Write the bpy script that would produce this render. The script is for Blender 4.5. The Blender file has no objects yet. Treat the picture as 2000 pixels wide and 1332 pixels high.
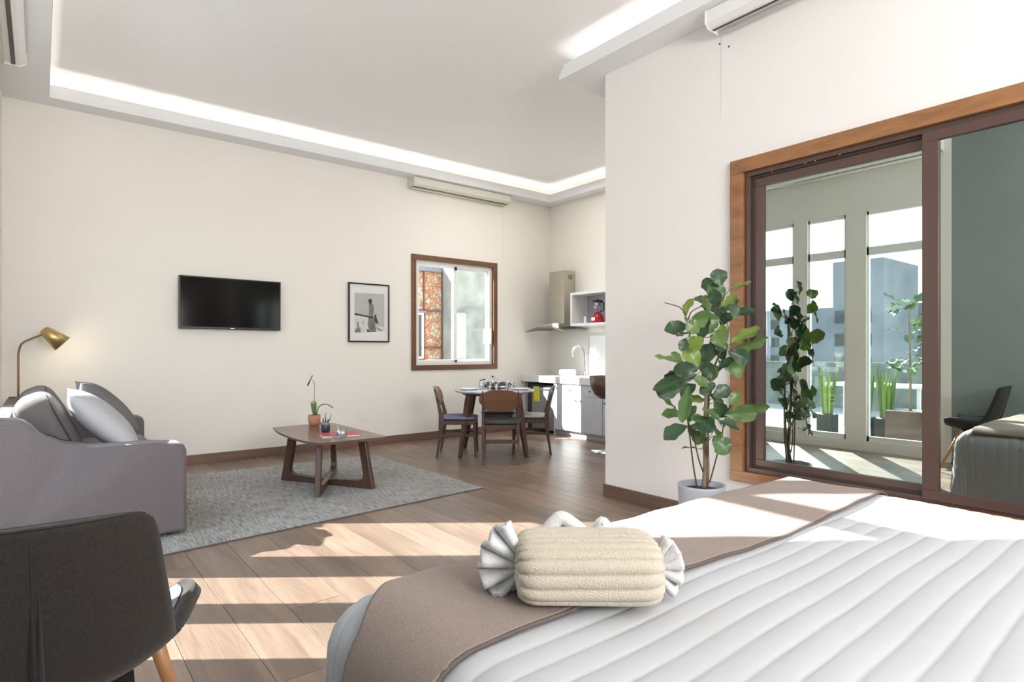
import bpy, bmesh, math, random
from mathutils import Vector, Matrix
R = math.radians
PI = math.pi
SC = bpy.context.scene
COL = SC.collection

# ------------------------------------------------------------ camera, sky, sun, exposure
F_PX, V_H, YAW, EYE = 1158.0, 685.0, R(38.5), 1.2
cam_data = bpy.data.cameras.new('camera')
cam_data.sensor_width = 36.0
cam_data.lens = 36.0 * F_PX / 2000.0
cam_data.shift_y = (V_H - 666.0) / 2000.0
cam_data.clip_start = 0.05
cam = bpy.data.objects.new('camera', cam_data)
cam.location = (0, 0, EYE)
cam.rotation_euler = (R(90), 0, -YAW)
COL.objects.link(cam)
SC.camera = cam

world = bpy.data.worlds.new('sky')
SC.world = world
world.use_nodes = True
wn, wl = world.node_tree.nodes, world.node_tree.links
for n in list(wn): wn.remove(n)
wo = wn.new('ShaderNodeOutputWorld'); bg = wn.new('ShaderNodeBackground')
tc = wn.new('ShaderNodeTexCoord'); sp = wn.new('ShaderNodeSeparateXYZ'); cr = wn.new('ShaderNodeValToRGB')
wl.new(tc.outputs['Generated'], sp.inputs[0]); wl.new(sp.outputs['Z'], cr.inputs[0])
cr.color_ramp.elements[0].position = 0.0; cr.color_ramp.elements[0].color = (0.93, 0.97, 1.0, 1)
cr.color_ramp.elements[1].position = 0.8; cr.color_ramp.elements[1].color = (0.62, 0.78, 1.0, 1)
wl.new(cr.outputs[0], bg.inputs['Color']); wl.new(bg.outputs[0], wo.inputs[0])
bg.inputs['Strength'].default_value = 3.2

sun_data = bpy.data.lights.new('sun', 'SUN')
sun_data.energy = 17.5
sun_data.angle = R(0.5)
sun_data.color = (1.0, 0.975, 0.94)
sun = bpy.data.objects.new('sun', sun_data)
sdir = Vector((0.786, -0.600, -0.786 * 0.77)).normalized()
sun.rotation_euler = sdir.to_track_quat('-Z', 'Y').to_euler()
sun.location = (-6, 8, 6)
COL.objects.link(sun)


def area(name, loc, target, sx, sy, power, color=(1, 1, 1)):
    d = bpy.data.lights.new(name, 'AREA')
    d.shape = 'RECTANGLE'; d.size = sx; d.size_y = sy; d.energy = power; d.color = color
    o = bpy.data.objects.new(name, d)
    o.location = loc
    o.rotation_euler = (Vector(target) - Vector(loc)).to_track_quat('-Z', 'Y').to_euler()
    COL.objects.link(o)
    return o


# unseen fill lights added behind the camera and over the kitchen recess
area('window_daylight_rear', (1.3, -2.85, 2.4), (1.6, 1.0, 3.9), 2.8, 1.6, 185, (1.0, 0.985, 0.965))
area('kitchen_ceiling_lamp', (4.9, 5.3, 3.6), (4.9, 5.3, 0), 1.6, 1.6, 20, (1.0, 0.95, 0.87))

SC.view_settings.view_transform = 'Standard'
SC.view_settings.look = 'None'
SC.view_settings.gamma = 1.0
SC.view_settings.use_curve_mapping = False
SC.view_settings.exposure = 0.72
SC.cycles.use_denoising = True
SC.cycles.max_bounces = 10
SC.cycles.diffuse_bounces = 6
SC.cycles.transparent_max_bounces = 12
SC.cycles.sample_clamp_indirect = 6.0
SC.cycles.caustics_reflective = False
SC.cycles.caustics_refractive = False

# ------------------------------------------------------------ materials
MATS = {}


def mat(name, color, rough=0.5, metal=0.0, spec=0.5, noise=None, grain=None, bump=None, emit=None, sheen=0, alpha=None,
        rand=0.0, coat=0.0):
    """noise=(scale, amount)  grain=(sx, sy, sz, amount)  bump=(scale, strength, (sx,sy,sz))"""
    if name in MATS: return MATS[name]
    m = bpy.data.materials.new(name); m.use_nodes = True
    n, l = m.node_tree.nodes, m.node_tree.links
    b = n['Principled BSDF']
    b.inputs['Base Color'].default_value = (*color, 1)
    b.inputs['Roughness'].default_value = rough
    b.inputs['Metallic'].default_value = metal
    b.inputs['Specular IOR Level'].default_value = spec
    if coat: b.inputs['Coat Weight'].default_value = coat
    if sheen: b.inputs['Sheen Weight'].default_value = sheen
    if emit:
        b.inputs['Emission Color'].default_value = (*emit[0], 1); b.inputs['Emission Strength'].default_value = emit[1]
    t = n.new('ShaderNodeTexCoord')
    if noise or grain or rand:
        mp = n.new('ShaderNodeMapping'); l.new(t.outputs['Object'], mp.inputs[0])
        if rand or grain:
            oi = n.new('ShaderNodeObjectInfo'); mul = n.new('ShaderNodeVectorMath'); mul.operation = 'SCALE'
            cx = n.new('ShaderNodeCombineXYZ')
            for k in range(3): l.new(oi.outputs['Random'], cx.inputs[k])
            l.new(cx.outputs[0], mul.inputs[0]); mul.inputs['Scale'].default_value = 23.0
            l.new(mul.outputs[0], mp.inputs['Location'])
        nz = n.new('ShaderNodeTexNoise'); nz.inputs['Detail'].default_value = 6
        if grain:
            mp.inputs['Scale'].default_value = grain[:3]; nz.inputs['Scale'].default_value = 1.0; amt = grain[3]
            nz.inputs['Distortion'].default_value = 0.8; nz.inputs['Roughness'].default_value = 0.62
        else:
            nz.inputs['Scale'].default_value = (noise or (4, 0))[0]; amt = (noise or (4, 0))[1]
        l.new(mp.outputs[0], nz.inputs['Vector'])
        mr = n.new('ShaderNodeMapRange')
        mr.inputs['From Min'].default_value = 0.3; mr.inputs['From Max'].default_value = 0.7
        mr.inputs['To Min'].default_value = 1 - amt; mr.inputs['To Max'].default_value = 1 + amt
        l.new(nz.outputs['Fac'], mr.inputs['Value'])
        fac = mr.outputs[0]
        if rand:
            mr2 = n.new('ShaderNodeMapRange'); l.new(oi.outputs['Random'], mr2.inputs['Value'])
            mr2.inputs['To Min'].default_value = 1 - rand; mr2.inputs['To Max'].default_value = 1 + rand
            mm = n.new('ShaderNodeMath'); mm.operation = 'MULTIPLY'
            l.new(fac, mm.inputs[0]); l.new(mr2.outputs[0], mm.inputs[1]); fac = mm.outputs[0]
        vm = n.new('ShaderNodeVectorMath'); vm.operation = 'SCALE'
        vm.inputs[0].default_value = color
        l.new(fac, vm.inputs['Scale'])
        l.new(vm.outputs[0], b.inputs['Base Color'])
    if bump:
        mp2 = n.new('ShaderNodeMapping'); l.new(t.outputs['Object'], mp2.inputs[0]); mp2.inputs['Scale'].default_value = bump[2] if len(bump) > 2 else (1, 1, 1)
        nb = n.new('ShaderNodeTexNoise'); nb.inputs['Scale'].default_value = bump[0]; nb.inputs['Detail'].default_value = 4
        l.new(mp2.outputs[0], nb.inputs['Vector'])
        bp = n.new('ShaderNodeBump'); bp.inputs['Strength'].default_value = bump[1]; bp.inputs['Distance'].default_value = 0.01
        l.new(nb.outputs['Fac'], bp.inputs['Height']); l.new(bp.outputs[0], b.inputs['Normal'])
    MATS[name] = m
    return m


def glass_mat(name, tint, refl, refl_col=(1, 1, 1), rough=0.0):
    m = bpy.data.materials.new(name); m.use_nodes = True
    n, l = m.node_tree.nodes, m.node_tree.links
    for x in list(n): n.remove(x)
    o = n.new('ShaderNodeOutputMaterial'); mx = n.new('ShaderNodeMixShader')
    tr = n.new('ShaderNodeBsdfTransparent'); gl = n.new('ShaderNodeBsdfGlossy')
    tr.inputs[0].default_value = (*tint, 1); gl.inputs['Color'].default_value = (*refl_col, 1)
    gl.inputs['Roughness'].default_value = rough
    mx.inputs[0].default_value = refl
    l.new(tr.outputs[0], mx.inputs[1]); l.new(gl.outputs[0], mx.inputs[2]); l.new(mx.outputs[0], o.inputs[0])
    MATS[name] = m
    return m


WALL = mat('wall_paint_cream', (0.82, 0.79, 0.74), 0.6, spec=0.25, bump=(60, 0.02))
WALLW = mat('wall_paint_white', (0.83, 0.805, 0.785), 0.6, spec=0.25, bump=(60, 0.02))
CEIL = mat('ceiling_paint_white', (0.92, 0.92, 0.925), 0.7, spec=0.2)
CEIL2 = mat('soffit_paint_white', (0.82, 0.825, 0.84), 0.7, spec=0.2)
GREYW = mat('wall_paint_grey_green', (0.28, 0.31, 0.305), 0.8, spec=0.2, noise=(1.5, 0.06))
FLOOR = mat('oak_plank', (0.215, 0.150, 0.114), 0.33, spec=0.45, grain=(11, 1.1, 4, 0.30), rand=0.24, bump=(3, 0.12, (30, 2, 4)))
SUBF = mat('joint_dark', (0.10, 0.07, 0.05), 0.8)
BASEB = mat('skirting_wood', (0.175, 0.105, 0.075), 0.4, grain=(2, 2, 25, 0.18))
TEAK = mat('casing_teak', (0.30, 0.135, 0.052), 0.38, grain=(14, 3, 14, 0.30), coat=0.15)
TEAKD = mat('casing_teak_brown', (0.15, 0.070, 0.033), 0.4, grain=(3, 14, 3, 0.25), coat=0.1)
ALU = mat('bronze_aluminium', (0.115, 0.070, 0.058), 0.38, metal=0.35, spec=0.5, noise=(6, 0.04))
ALUD = mat('bronze_aluminium_dark', (0.065, 0.043, 0.038), 0.5, metal=0.3, noise=(6, 0.05))
WPVC = mat('white_window_frame', (0.80, 0.80, 0.78), 0.4, noise=(6, 0.02))
WHITE = mat('white_lacquer', (0.82, 0.82, 0.82), 0.35, noise=(3, 0.015))
CREAM = mat('cream_lacquer', (0.74, 0.70, 0.60), 0.4, noise=(3, 0.015))
DARK = mat('dark_slot', (0.03, 0.03, 0.03), 0.6, noise=(3, 0.05))
CHROME = mat('chrome', (0.75, 0.75, 0.76), 0.15, metal=1.0, noise=(4, 0.03))
STEEL = mat('brushed_steel', (0.50, 0.465, 0.39), 0.38, metal=0.75, noise=(5, 0.05))
BRASS = mat('brass_satin', (0.56, 0.40, 0.17), 0.35, metal=0.8, noise=(8, 0.05))
BRASSD = mat('bronze_tube', (0.22, 0.14, 0.08), 0.4, metal=0.7, noise=(8, 0.05))
SOFA = mat('sofa_fabric_grey', (0.140, 0.122, 0.130), 0.95, spec=0.1, noise=(220, 0.14), sheen=0.15, bump=(500, 0.15))
SOFAD = mat('sofa_cushion_taupe', (0.125, 0.113, 0.115), 0.95, spec=0.1, noise=(220, 0.12), sheen=0.1, bump=(500, 0.15))
PILL = mat('pillow_fabric_light_grey', (0.42, 0.42, 0.44), 0.9, spec=0.1, noise=(120, 0.06), bump=(400, 0.1))
PILLD = mat('pillow_fabric_dark_grey', (0.15, 0.142, 0.14), 0.9, spec=0.1, noise=(120, 0.06), bump=(400, 0.1))
CHAIRF = mat('armchair_fabric_brown', (0.027, 0.0225, 0.0195), 0.85, spec=0.25, noise=(160, 0.25), sheen=0.12, bump=(500, 0.2))
CHAIRIN = mat('armchair_inner_slate', (0.14, 0.16, 0.18), 0.6, spec=0.4, noise=(160, 0.12))
PIPING = mat('dark_piping', (0.02, 0.016, 0.016), 0.7, noise=(60, 0.1))
BEECH = mat('turned_beech', (0.42, 0.20, 0.085), 0.4, grain=(20, 20, 3, 0.15))
WALNUT = mat('walnut_wood', (0.080, 0.042, 0.029), 0.38, grain=(14, 14, 2.5, 0.28), coat=0.1)
WALNUTL = mat('walnut_veneer', (0.155, 0.074, 0.036), 0.38, grain=(3, 14, 14, 0.2), coat=0.1)
WALTOP = mat('walnut_tabletop', (0.17, 0.102, 0.07), 0.3, grain=(16, 2, 8, 0.2), coat=0.15)
SEATB = mat('seat_fabric_slate_blue', (0.17, 0.18, 0.30), 0.9, noise=(150, 0.1))
SEATK = mat('seat_leather_black', (0.028, 0.032, 0.036), 0.5, noise=(60, 0.1))  # shade on the near and far chairs put into a near-black colour
SEATG = mat('seat_fabric_grey_stone', (0.42, 0.42, 0.39), 0.8, noise=(25, 0.25))
QUILT = mat('quilt_white', (0.49, 0.50, 0.52), 0.85, spec=0.15, noise=(5, 0.012), bump=(350, 0.04))
SHEET = mat('sheet_pale_grey', (0.62, 0.64, 0.70), 0.85, spec=0.15, noise=(5, 0.02))
RUNNER = mat('runner_taupe', (0.275, 0.215, 0.185), 0.95, spec=0.1, noise=(260, 0.16), sheen=0.12, bump=(400, 0.15))
HEM = mat('runner_hem', (0.11, 0.085, 0.075), 0.9, noise=(200, 0.1))
TOWEL = mat('towel_cream', (0.55, 0.485, 0.395), 0.95, spec=0.1, noise=(180, 0.06), sheen=0.2, bump=(300, 0.5))
TOWELW = mat('towel_white', (0.64, 0.64, 0.64), 0.95, spec=0.1, noise=(180, 0.04), sheen=0.2, bump=(300, 0.4))
BLACKF = mat('black_frame', (0.012, 0.012, 0.012), 0.35, noise=(20, 0.05))
SCREEN = mat('tv_screen', (0.003, 0.003, 0.003), 0.10, spec=0.10, noise=(1.2, 0.2))
PAPER = mat('mat_board', (0.78, 0.78, 0.76), 0.7, noise=(10, 0.01))
TERRA = mat('terracotta', (0.42, 0.19, 0.12), 0.75, noise=(20, 0.06))
NAVY = mat('navy_glaze', (0.03, 0.045, 0.075), 0.35, noise=(15, 0.3))
SOIL = mat('soil', (0.05, 0.035, 0.025), 0.95, noise=(80, 0.5), bump=(90, 0.6))
POTG = mat('pot_pale_blue_grey', (0.42, 0.45, 0.52), 0.45, noise=(9, 0.03))
TRUNK = mat('bark', (0.22, 0.165, 0.12), 0.85, noise=(40, 0.3), bump=(60, 0.4))
STEMD = mat('dark_stem', (0.09, 0.06, 0.035), 0.7, noise=(30, 0.15))
RED = mat('red_cover', (0.50, 0.035, 0.045), 0.4, noise=(15, 0.06))
REDK = mat('red_enamel', (0.45, 0.015, 0.02), 0.25, noise=(6, 0.04))
WAX = mat('candle_wax', (0.75, 0.68, 0.50), 0.5, noise=(6, 0.03))
YEL = mat('yellow_sticker', (0.75, 0.66, 0.02), 0.5, noise=(9, 0.05))
MARBLE = mat('worktop_white', (0.74, 0.74, 0.75), 0.25, noise=(3, 0.04))
CABW = mat('cabinet_white_grained', (0.60, 0.62, 0.66), 0.4, grain=(3, 25, 3, 0.10))
FRID = mat('fridge_grey', (0.27, 0.28, 0.29), 0.35, metal=0.4, noise=(5, 0.05))
BRONZE = mat('stool_brown', (0.10, 0.055, 0.04), 0.4, noise=(9, 0.1))
MARBT = mat('tabletop_marble', (0.50, 0.52, 0.58), 0.15, noise=(7, 0.22), spec=0.6)
CONC = mat('concrete', (0.16, 0.17, 0.155), 0.9, noise=(3.5, 0.30), bump=(12, 0.2))
RUST = mat('rusty_steel', (0.10, 0.035, 0.02), 0.8, noise=(30, 0.3))
TERR = mat('terrace_stone', (0.27, 0.265, 0.25), 0.8, noise=(4, 0.08))
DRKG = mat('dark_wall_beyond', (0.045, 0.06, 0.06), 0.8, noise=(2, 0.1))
BLDG = mat('far_building_grey', (0.13, 0.14, 0.16), 0.9, noise=(0.6, 0.3))
GLASSD = glass_mat('slider_glass', (0.50, 0.60, 0.56), 0.62, (0.82, 0.92, 0.88))
GLASSW = glass_mat('clear_window_glass', (0.96, 0.98, 0.97), 0.05)
GLASSP = glass_mat('picture_glazing', (0.99, 0.99, 0.99), 0.02)
GLASSR = glass_mat('drinking_glass', (0.80, 0.84, 0.88), 0.22)
GLASSH = glass_mat('hood_glass', (0.45, 0.47, 0.45), 0.3)
LED = mat('led_strip', (1, 1, 1), 0.5, emit=((1.0, 0.93, 0.82), 8.0))
BULB = mat('lamp_glow', (1, 1, 1), 0.5, emit=((1.0, 0.92, 0.8), 3.0))


def rug_material():
    m = mat('rug_weave', (0.335, 0.325, 0.31), 0.98, spec=0.05, bump=(14, 0.6, (6, 1, 1)))
    n, l = m.node_tree.nodes, m.node_tree.links
    b = n['Principled BSDF']; t = n['Texture Coordinate'] if 'Texture Coordinate' in n else n.new('ShaderNodeTexCoord')
    mp = n.new('ShaderNodeMapping'); mp.inputs['Scale'].default_value = (150, 8, 1); l.new(t.outputs['Object'], mp.inputs[0])
    nz = n.new('ShaderNodeTexNoise'); nz.inputs['Scale'].default_value = 1; nz.inputs['Detail'].default_value = 5
    l.new(mp.outputs[0], nz.inputs['Vector'])
    nz2 = n.new('ShaderNodeTexNoise'); nz2.inputs['Scale'].default_value = 1.6; l.new(t.outputs['Object'], nz2.inputs['Vector'])
    c = n.new('ShaderNodeValToRGB'); e = c.color_ramp.elements
    e[0].position = 0.34; e[0].color = (0.175, 0.168, 0.155, 1)
    e[1].position = 0.60; e[1].color = (0.42, 0.42, 0.425, 1)
    x = e.new(0.47); x.color = (0.305, 0.298, 0.28, 1)
    l.new(nz.outputs['Fac'], c.inputs[0])
    mr = n.new('ShaderNodeMapRange'); mr.inputs['From Min'].default_value = .3; mr.inputs['From Max'].default_value = .7
    mr.inputs['To Min'].default_value = 0.86; mr.inputs['To Max'].default_value = 1.12; l.new(nz2.outputs['Fac'], mr.inputs[0])
    vm = n.new('ShaderNodeVectorMath'); vm.operation = 'SCALE'
    l.new(c.outputs[0], vm.inputs[0]); l.new(mr.outputs[0], vm.inputs['Scale']); l.new(vm.outputs[0], b.inputs['Base Color'])
    return m


def leaf_material(name, c1, c2):
    m = mat(name, c1, 0.38, spec=0.5, coat=0.1)
    n, l = m.node_tree.nodes, m.node_tree.links
    b = n['Principled BSDF']
    oi = n.new('ShaderNodeObjectInfo'); t = n.new('ShaderNodeTexCoord')
    mx = n.new('ShaderNodeMix'); mx.data_type = 'RGBA'
    mx.inputs['A'].default_value = (*c1, 1); mx.inputs['B'].default_value = (*c2, 1)
    nz = n.new('ShaderNodeTexNoise'); nz.inputs['Scale'].default_value = 14; l.new(t.outputs['Object'], nz.inputs['Vector'])
    ad = n.new('ShaderNodeMath'); ad.operation = 'MULTIPLY_ADD'; ad.inputs[1].default_value = 0.35; ad.use_clamp = True
    l.new(nz.outputs['Fac'], ad.inputs[0])
    mu = n.new('ShaderNodeMath'); mu.operation = 'MULTIPLY_ADD'; mu.inputs[1].default_value = 0.8; mu.inputs[2].default_value = -0.1
    l.new(oi.outputs['Random'], mu.inputs[0]); l.new(mu.outputs[0], ad.inputs[2])
    l.new(ad.outputs[0], mx.inputs['Factor']); l.new(mx.outputs['Result'], b.inputs['Base Color'])
    b.inputs['Subsurface Weight'].default_value = 0.0
    tl = n.new('ShaderNodeBsdfTranslucent'); ms = n.new('ShaderNodeMixShader'); ms.inputs[0].default_value = 0.22
    l.new(mx.outputs['Result'], tl.inputs[0])
    out = n['Material Output']
    l.new(b.outputs[0], ms.inputs[1]); l.new(tl.outputs[0], ms.inputs[2]); l.new(ms.outputs[0], out.inputs[0])
    return m


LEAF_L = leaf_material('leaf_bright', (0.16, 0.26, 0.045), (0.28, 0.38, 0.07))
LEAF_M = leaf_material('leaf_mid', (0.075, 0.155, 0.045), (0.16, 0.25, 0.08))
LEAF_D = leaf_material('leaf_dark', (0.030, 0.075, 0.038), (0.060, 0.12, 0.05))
LEAF_T = leaf_material('leaf_teal', (0.02, 0.10, 0.07), (0.04, 0.17, 0.11))


def masonry_material():
    m = mat('rubble_brick', (0.5, 0.3, 0.2), 0.9)
    n, l = m.node_tree.nodes, m.node_tree.links
    b = n['Principled BSDF']; t = n.new('ShaderNodeTexCoord')
    v = n.new('ShaderNodeTexVoronoi'); v.inputs['Scale'].default_value = 17; v.feature = 'F1'
    l.new(t.outputs['Object'], v.inputs['Vector'])
    v2 = n.new('ShaderNodeTexVoronoi'); v2.inputs['Scale'].default_value = 17; v2.feature = 'DISTANCE_TO_EDGE'
    l.new(t.outputs['Object'], v2.inputs['Vector'])
    c = n.new('ShaderNodeValToRGB'); e = c.color_ramp.elements
    e[0].position = 0.2; e[0].color = (0.34, 0.12, 0.045, 1); e[1].position = 0.8; e[1].color = (0.36, 0.30, 0.23, 1)
    l.new(v.outputs['Color'], c.inputs[0])
    lt = n.new('ShaderNodeMapRange'); lt.inputs['From Max'].default_value = 0.12; lt.inputs['To Min'].default_value = 0.35
    l.new(v2.outputs['Distance'], lt.inputs[0])
    vm = n.new('ShaderNodeVectorMath'); vm.operation = 'SCALE'; l.new(c.outputs[0], vm.inputs[0]); l.new(lt.outputs[0], vm.inputs['Scale'])
    l.new(vm.outputs[0], b.inputs['Base Color'])
    bp = n.new('ShaderNodeBump'); bp.inputs['Distance'].default_value = 0.03; l.new(v2.outputs['Distance'], bp.inputs['Height']); l.new(bp.outputs[0], b.inputs['Normal'])
    return m


MASON = masonry_material()
RUG = rug_material()

# ------------------------------------------------------------ helpers


def empty(name, label, cat, loc=(0, 0, 0), rz=0.0, group=None, kind=None):
    o = bpy.data.objects.new(name, None); COL.objects.link(o)
    o.location = loc; o.rotation_euler = (0, 0, rz); o.empty_display_size = 0.1
    if label: o['label'] = label
    if cat: o['category'] = cat
    if group: o['group'] = group
    if kind: o['kind'] = kind
    return o


def tag(o, label=None, cat=None, group=None, kind=None):
    if label: o['label'] = label
    if cat: o['category'] = cat
    if group: o['group'] = group
    if kind: o['kind'] = kind
    return o


def obj(name, bm, m, parent=None, smooth=False, loc=None, rot=None):
    me = bpy.data.meshes.new(name)
    bmesh.ops.recalc_face_normals(bm, faces=bm.faces)
    bm.to_mesh(me); bm.free()
    for x in (m if isinstance(m, (list, tuple)) else [m]): me.materials.append(x)
    if smooth:
        for p in me.polygons: p.use_smooth = True
    o = bpy.data.objects.new(name, me); COL.objects.link(o)
    if parent: o.parent = parent
    if loc: o.location = loc
    if rot: o.rotation_euler = rot
    return o


def struct(name, bm, m, label=None, parent=None):
    o = obj(name, bm, m, parent)
    if not parent: o['kind'] = 'structure'
    if label: o['label'] = label
    return o


def box(bm, x0, x1, y0, y1, z0, z1, bevel=0.0, seg=2, mi=0):
    vs = [bm.verts.new((x, y, z)) for x in (x0, x1) for y in (y0, y1) for z in (z0, z1)]
    fs = [(0, 1, 3, 2), (4, 6, 7, 5), (0, 4, 5, 1), (2, 3, 7, 6), (0, 2, 6, 4), (1, 5, 7, 3)]
    faces = [bm.faces.new([vs[i] for i in f]) for f in fs]
    for f in faces: f.material_index = mi
    if bevel > 0:
        es = set()
        for f in faces: es.update(f.edges)
        r = bmesh.ops.bevel(bm, geom=list(es), offset=bevel, segments=seg, profile=0.5, affect='EDGES')
        for f in r['faces']: f.material_index = mi
    return bm


def B(*a, **k):
    return box(bmesh.new(), *a, **k)


def prism(bm, pts, axis, a0, a1, mi=0, bevel=0.0, seg=2):
    """pts 2D polygon; axis 'x','y','z' is the extrusion axis; other coords in order."""
    def P(p, a):
        if axis == 'y': return (p[0], a, p[1])
        if axis == 'x': return (a, p[0], p[1])
        return (p[0], p[1], a)
    v0 = [bm.verts.new(P(p, a0)) for p in pts]; v1 = [bm.verts.new(P(p, a1)) for p in pts]
    n = len(pts)
    f0 = bm.faces.new(v0); f1 = bm.faces.new(v1[::-1])
    fs = [f0, f1]
    for i in range(n):
        fs.append(bm.faces.new((v0[i], v1[i], v1[(i + 1) % n], v0[(i + 1) % n])))
    for f in fs: f.material_index = mi
    if bevel:
        es = list(set(f0.edges) | set(f1.edges))
        bmesh.ops.bevel(bm, geom=es, offset=bevel, segments=seg, profile=0.5, affect='EDGES')
    return bm


def lathe(bm, prof, cx=0, cy=0, seg=24, mi=0, cz=0):
    rings = []
    for r, z in prof:
        if r < 1e-5: rings.append([bm.verts.new((cx, cy, cz + z))])
        else: rings.append([bm.verts.new((cx + r * math.cos(2 * PI * k / seg), cy + r * math.sin(2 * PI * k / seg), cz + z)) for k in range(seg)])
    for a, b in zip(rings, rings[1:]):
        for k in range(seg):
            k2 = (k + 1) % seg
            if len(a) == 1 and len(b) == 1: continue
            if len(a) == 1: f = bm.faces.new((a[0], b[k], b[k2]))
            elif len(b) == 1: f = bm.faces.new((a[k], b[0], a[k2]))
            else: f = bm.faces.new((a[k], b[k], b[k2], a[k2]))
            f.material_index = mi
    return bm


def tube(bm, pts, radii, seg=8, cap=True, flat=1.0, mi=0):
    pts = [Vector(p) for p in pts]
    if not isinstance(radii, (list, tuple)): radii = [radii] * len(pts)
    rings = []
    up = None
    for i, p in enumerate(pts):
        t = (pts[min(i + 1, len(pts) - 1)] - pts[max(i - 1, 0)]).normalized()
        if up is None:
            up = Vector((0, 0, 1)) if abs(t.z) < 0.9 else Vector((1, 0, 0))
        s = t.cross(up).normalized(); up = s.cross(t).normalized()
        rings.append([bm.verts.new(p + s * (radii[i] * math.cos(2 * PI * k / seg)) + up * (radii[i] * flat * math.sin(2 * PI * k / seg))) for k in range(seg)])
    for a, b in zip(rings, rings[1:]):
        for k in range(seg):
            f = bm.faces.new((a[k], b[k], b[(k + 1) % seg], a[(k + 1) % seg])); f.material_index = mi
    if cap:
        bm.faces.new(rings[0][::-1]).material_index = mi; bm.faces.new(rings[-1]).material_index = mi
    return bm


def spline(pts, n=6):
    pts = [Vector(p) for p in pts]; out = []
    for i in range(len(pts) - 1):
        p0 = pts[max(i - 1, 0)]; p1 = pts[i]; p2 = pts[i + 1]; p3 = pts[min(i + 2, len(pts) - 1)]
        for k in range(n):
            t = k / n
            out.append(0.5 * ((2 * p1) + (p2 - p0) * t + (2 * p0 - 5 * p1 + 4 * p2 - p3) * t * t + (-p0 + 3 * p1 - 3 * p2 + p3) * t ** 3))
    out.append(pts[-1])
    return out


def grid(bm, fn, nu, nv, close_u=False, mi=0):
    vs = [[bm.verts.new(fn(i / nu, j / nv)) for j in range(nv + 1)] for i in range(nu + (0 if close_u else 1))]
    for i in range(nu):
        for j in range(nv):
            i2 = (i + 1) % len(vs)
            f = bm.faces.new((vs[i][j], vs[i2][j], vs[i2][j + 1], vs[i][j + 1])); f.material_index = mi
    return vs


def solidify(o, t, offset=0.0):
    m = o.modifiers.new('Solidify', 'SOLIDIFY'); m.thickness = t; m.offset = offset
    return o


def wnorm(o):
    o.modifiers.new('WN', 'WEIGHTED_NORMAL')
    return o


def subsurf(o, n=1):
    m = o.modifiers.new('Subdivision', 'SUBSURF'); m.levels = n; m.render_levels = n
    return o


def cushion(bm, w, h, t, crown=0.5, n=14, pinch=0.10):
    """pillow in XZ plane, thickness along Y, centre at origin."""
    def side(sg):
        def fn(u, v):
            a = 2 * u - 1; b = 2 * v - 1
            ta = max(0.0, (1 - abs(a) ** 2.4)) ** 0.55 * max(0.0, (1 - abs(b) ** 2.4)) ** 0.55
            ka = 1 - pinch * (1 - abs(b) ** 2); kb = 1 - pinch * (1 - abs(a) ** 2)
            k = 1 + pinch * 0.0
            return (a * w / 2 * ka * k, sg * t / 2 * ta, b * h / 2 * kb * k)
        return fn
    grid(bm, side(1), n, n); grid(bm, side(-1), n, n)
    bmesh.ops.remove_doubles(bm, verts=bm.verts, dist=1e-5)
    return bm


def copy_tree(o, parent=None):
    c = o.copy(); COL.objects.link(c)
    if parent: c.parent = parent
    for ch in list(o.children): copy_tree(ch, c)
    return c


# camera frame helper for measuring: point at pixel (u,v) and forward distance t
SN, CN = math.sin(YAW), math.cos(YAW)


def at(u, v, t):
    a = (u - 1000) / F_PX
    return Vector(((SN + CN * a) * t, (CN - SN * a) * t, EYE + (V_H - v) / F_PX * t))


# ------------------------------------------------------------ room shell
XL, XR, XK, YF, YC, YB = -0.27, 3.66, 6.33, 7.0, 3.36, -3.0
HS = 3.48      # soffit height
HC = 3.74      # tray ceiling height

# floor : sub floor plus planks that run along Y
fl = struct('floor', B(XL - 0.1, XK + 0.1, YB - 0.1, YF + 0.1, -0.12, -0.012), SUBF)
random.seed(4)
PW, GAP = 0.236, 0.0022
lens = {}


def plank_mesh(L, w):
    key = (round(L, 3), round(w, 3))
    if key not in lens:
        bm = B(0, w - GAP, 0, L - GAP, -0.012, 0.0, bevel=0.0012, seg=1)
        me = bpy.data.meshes.new('plank'); bmesh.ops.recalc_face_normals(bm, faces=bm.faces); bm.to_mesh(me); bm.free(); me.materials.append(FLOOR)
        lens[key] = me
    return lens[key]


x = XL
while x < XK - 0.01:
    w = min(PW, XK - x)
    ys = YB if x < XR - 0.02 else YC - 0.02
    ye = YF
    y = ys
    first = True
    while y < ye - 0.02:
        L = random.choice([1.9, 2.2, 2.4])
        if first: L = random.choice([0.7, 1.1, 1.5, 1.9]); first = False
        if y + L > ye - 0.3: L = ye - y
        o = bpy.data.objects.new('floor_plank', plank_mesh(L, w)); COL.objects.link(o)
        o.parent = fl; o.location = (x, y, 0)
        y += L
    x += w


def wall_with_holes(bm, axis, p0, p1, a0, a1, z0, z1, holes):
    """slab between p0,p1 (thickness) on axis; holes (a,b,zlo,zhi) sorted along a."""
    def add(u0, u1, w0, w1):
        if u1 - u0 < 1e-4 or w1 - w0 < 1e-4: return
        if axis == 'x': box(bm, p0, p1, u0, u1, w0, w1)
        else: box(bm, u0, u1, p0, p1, w0, w1)
    cur = a0
    for (h0, h1, w0, w1) in holes:
        add(cur, h0, z0, z1); add(h0, h1, z0, w0); add(h0, h1, w1, z1); cur = h1
    add(cur, a1, z0, z1)
    return bm


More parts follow.
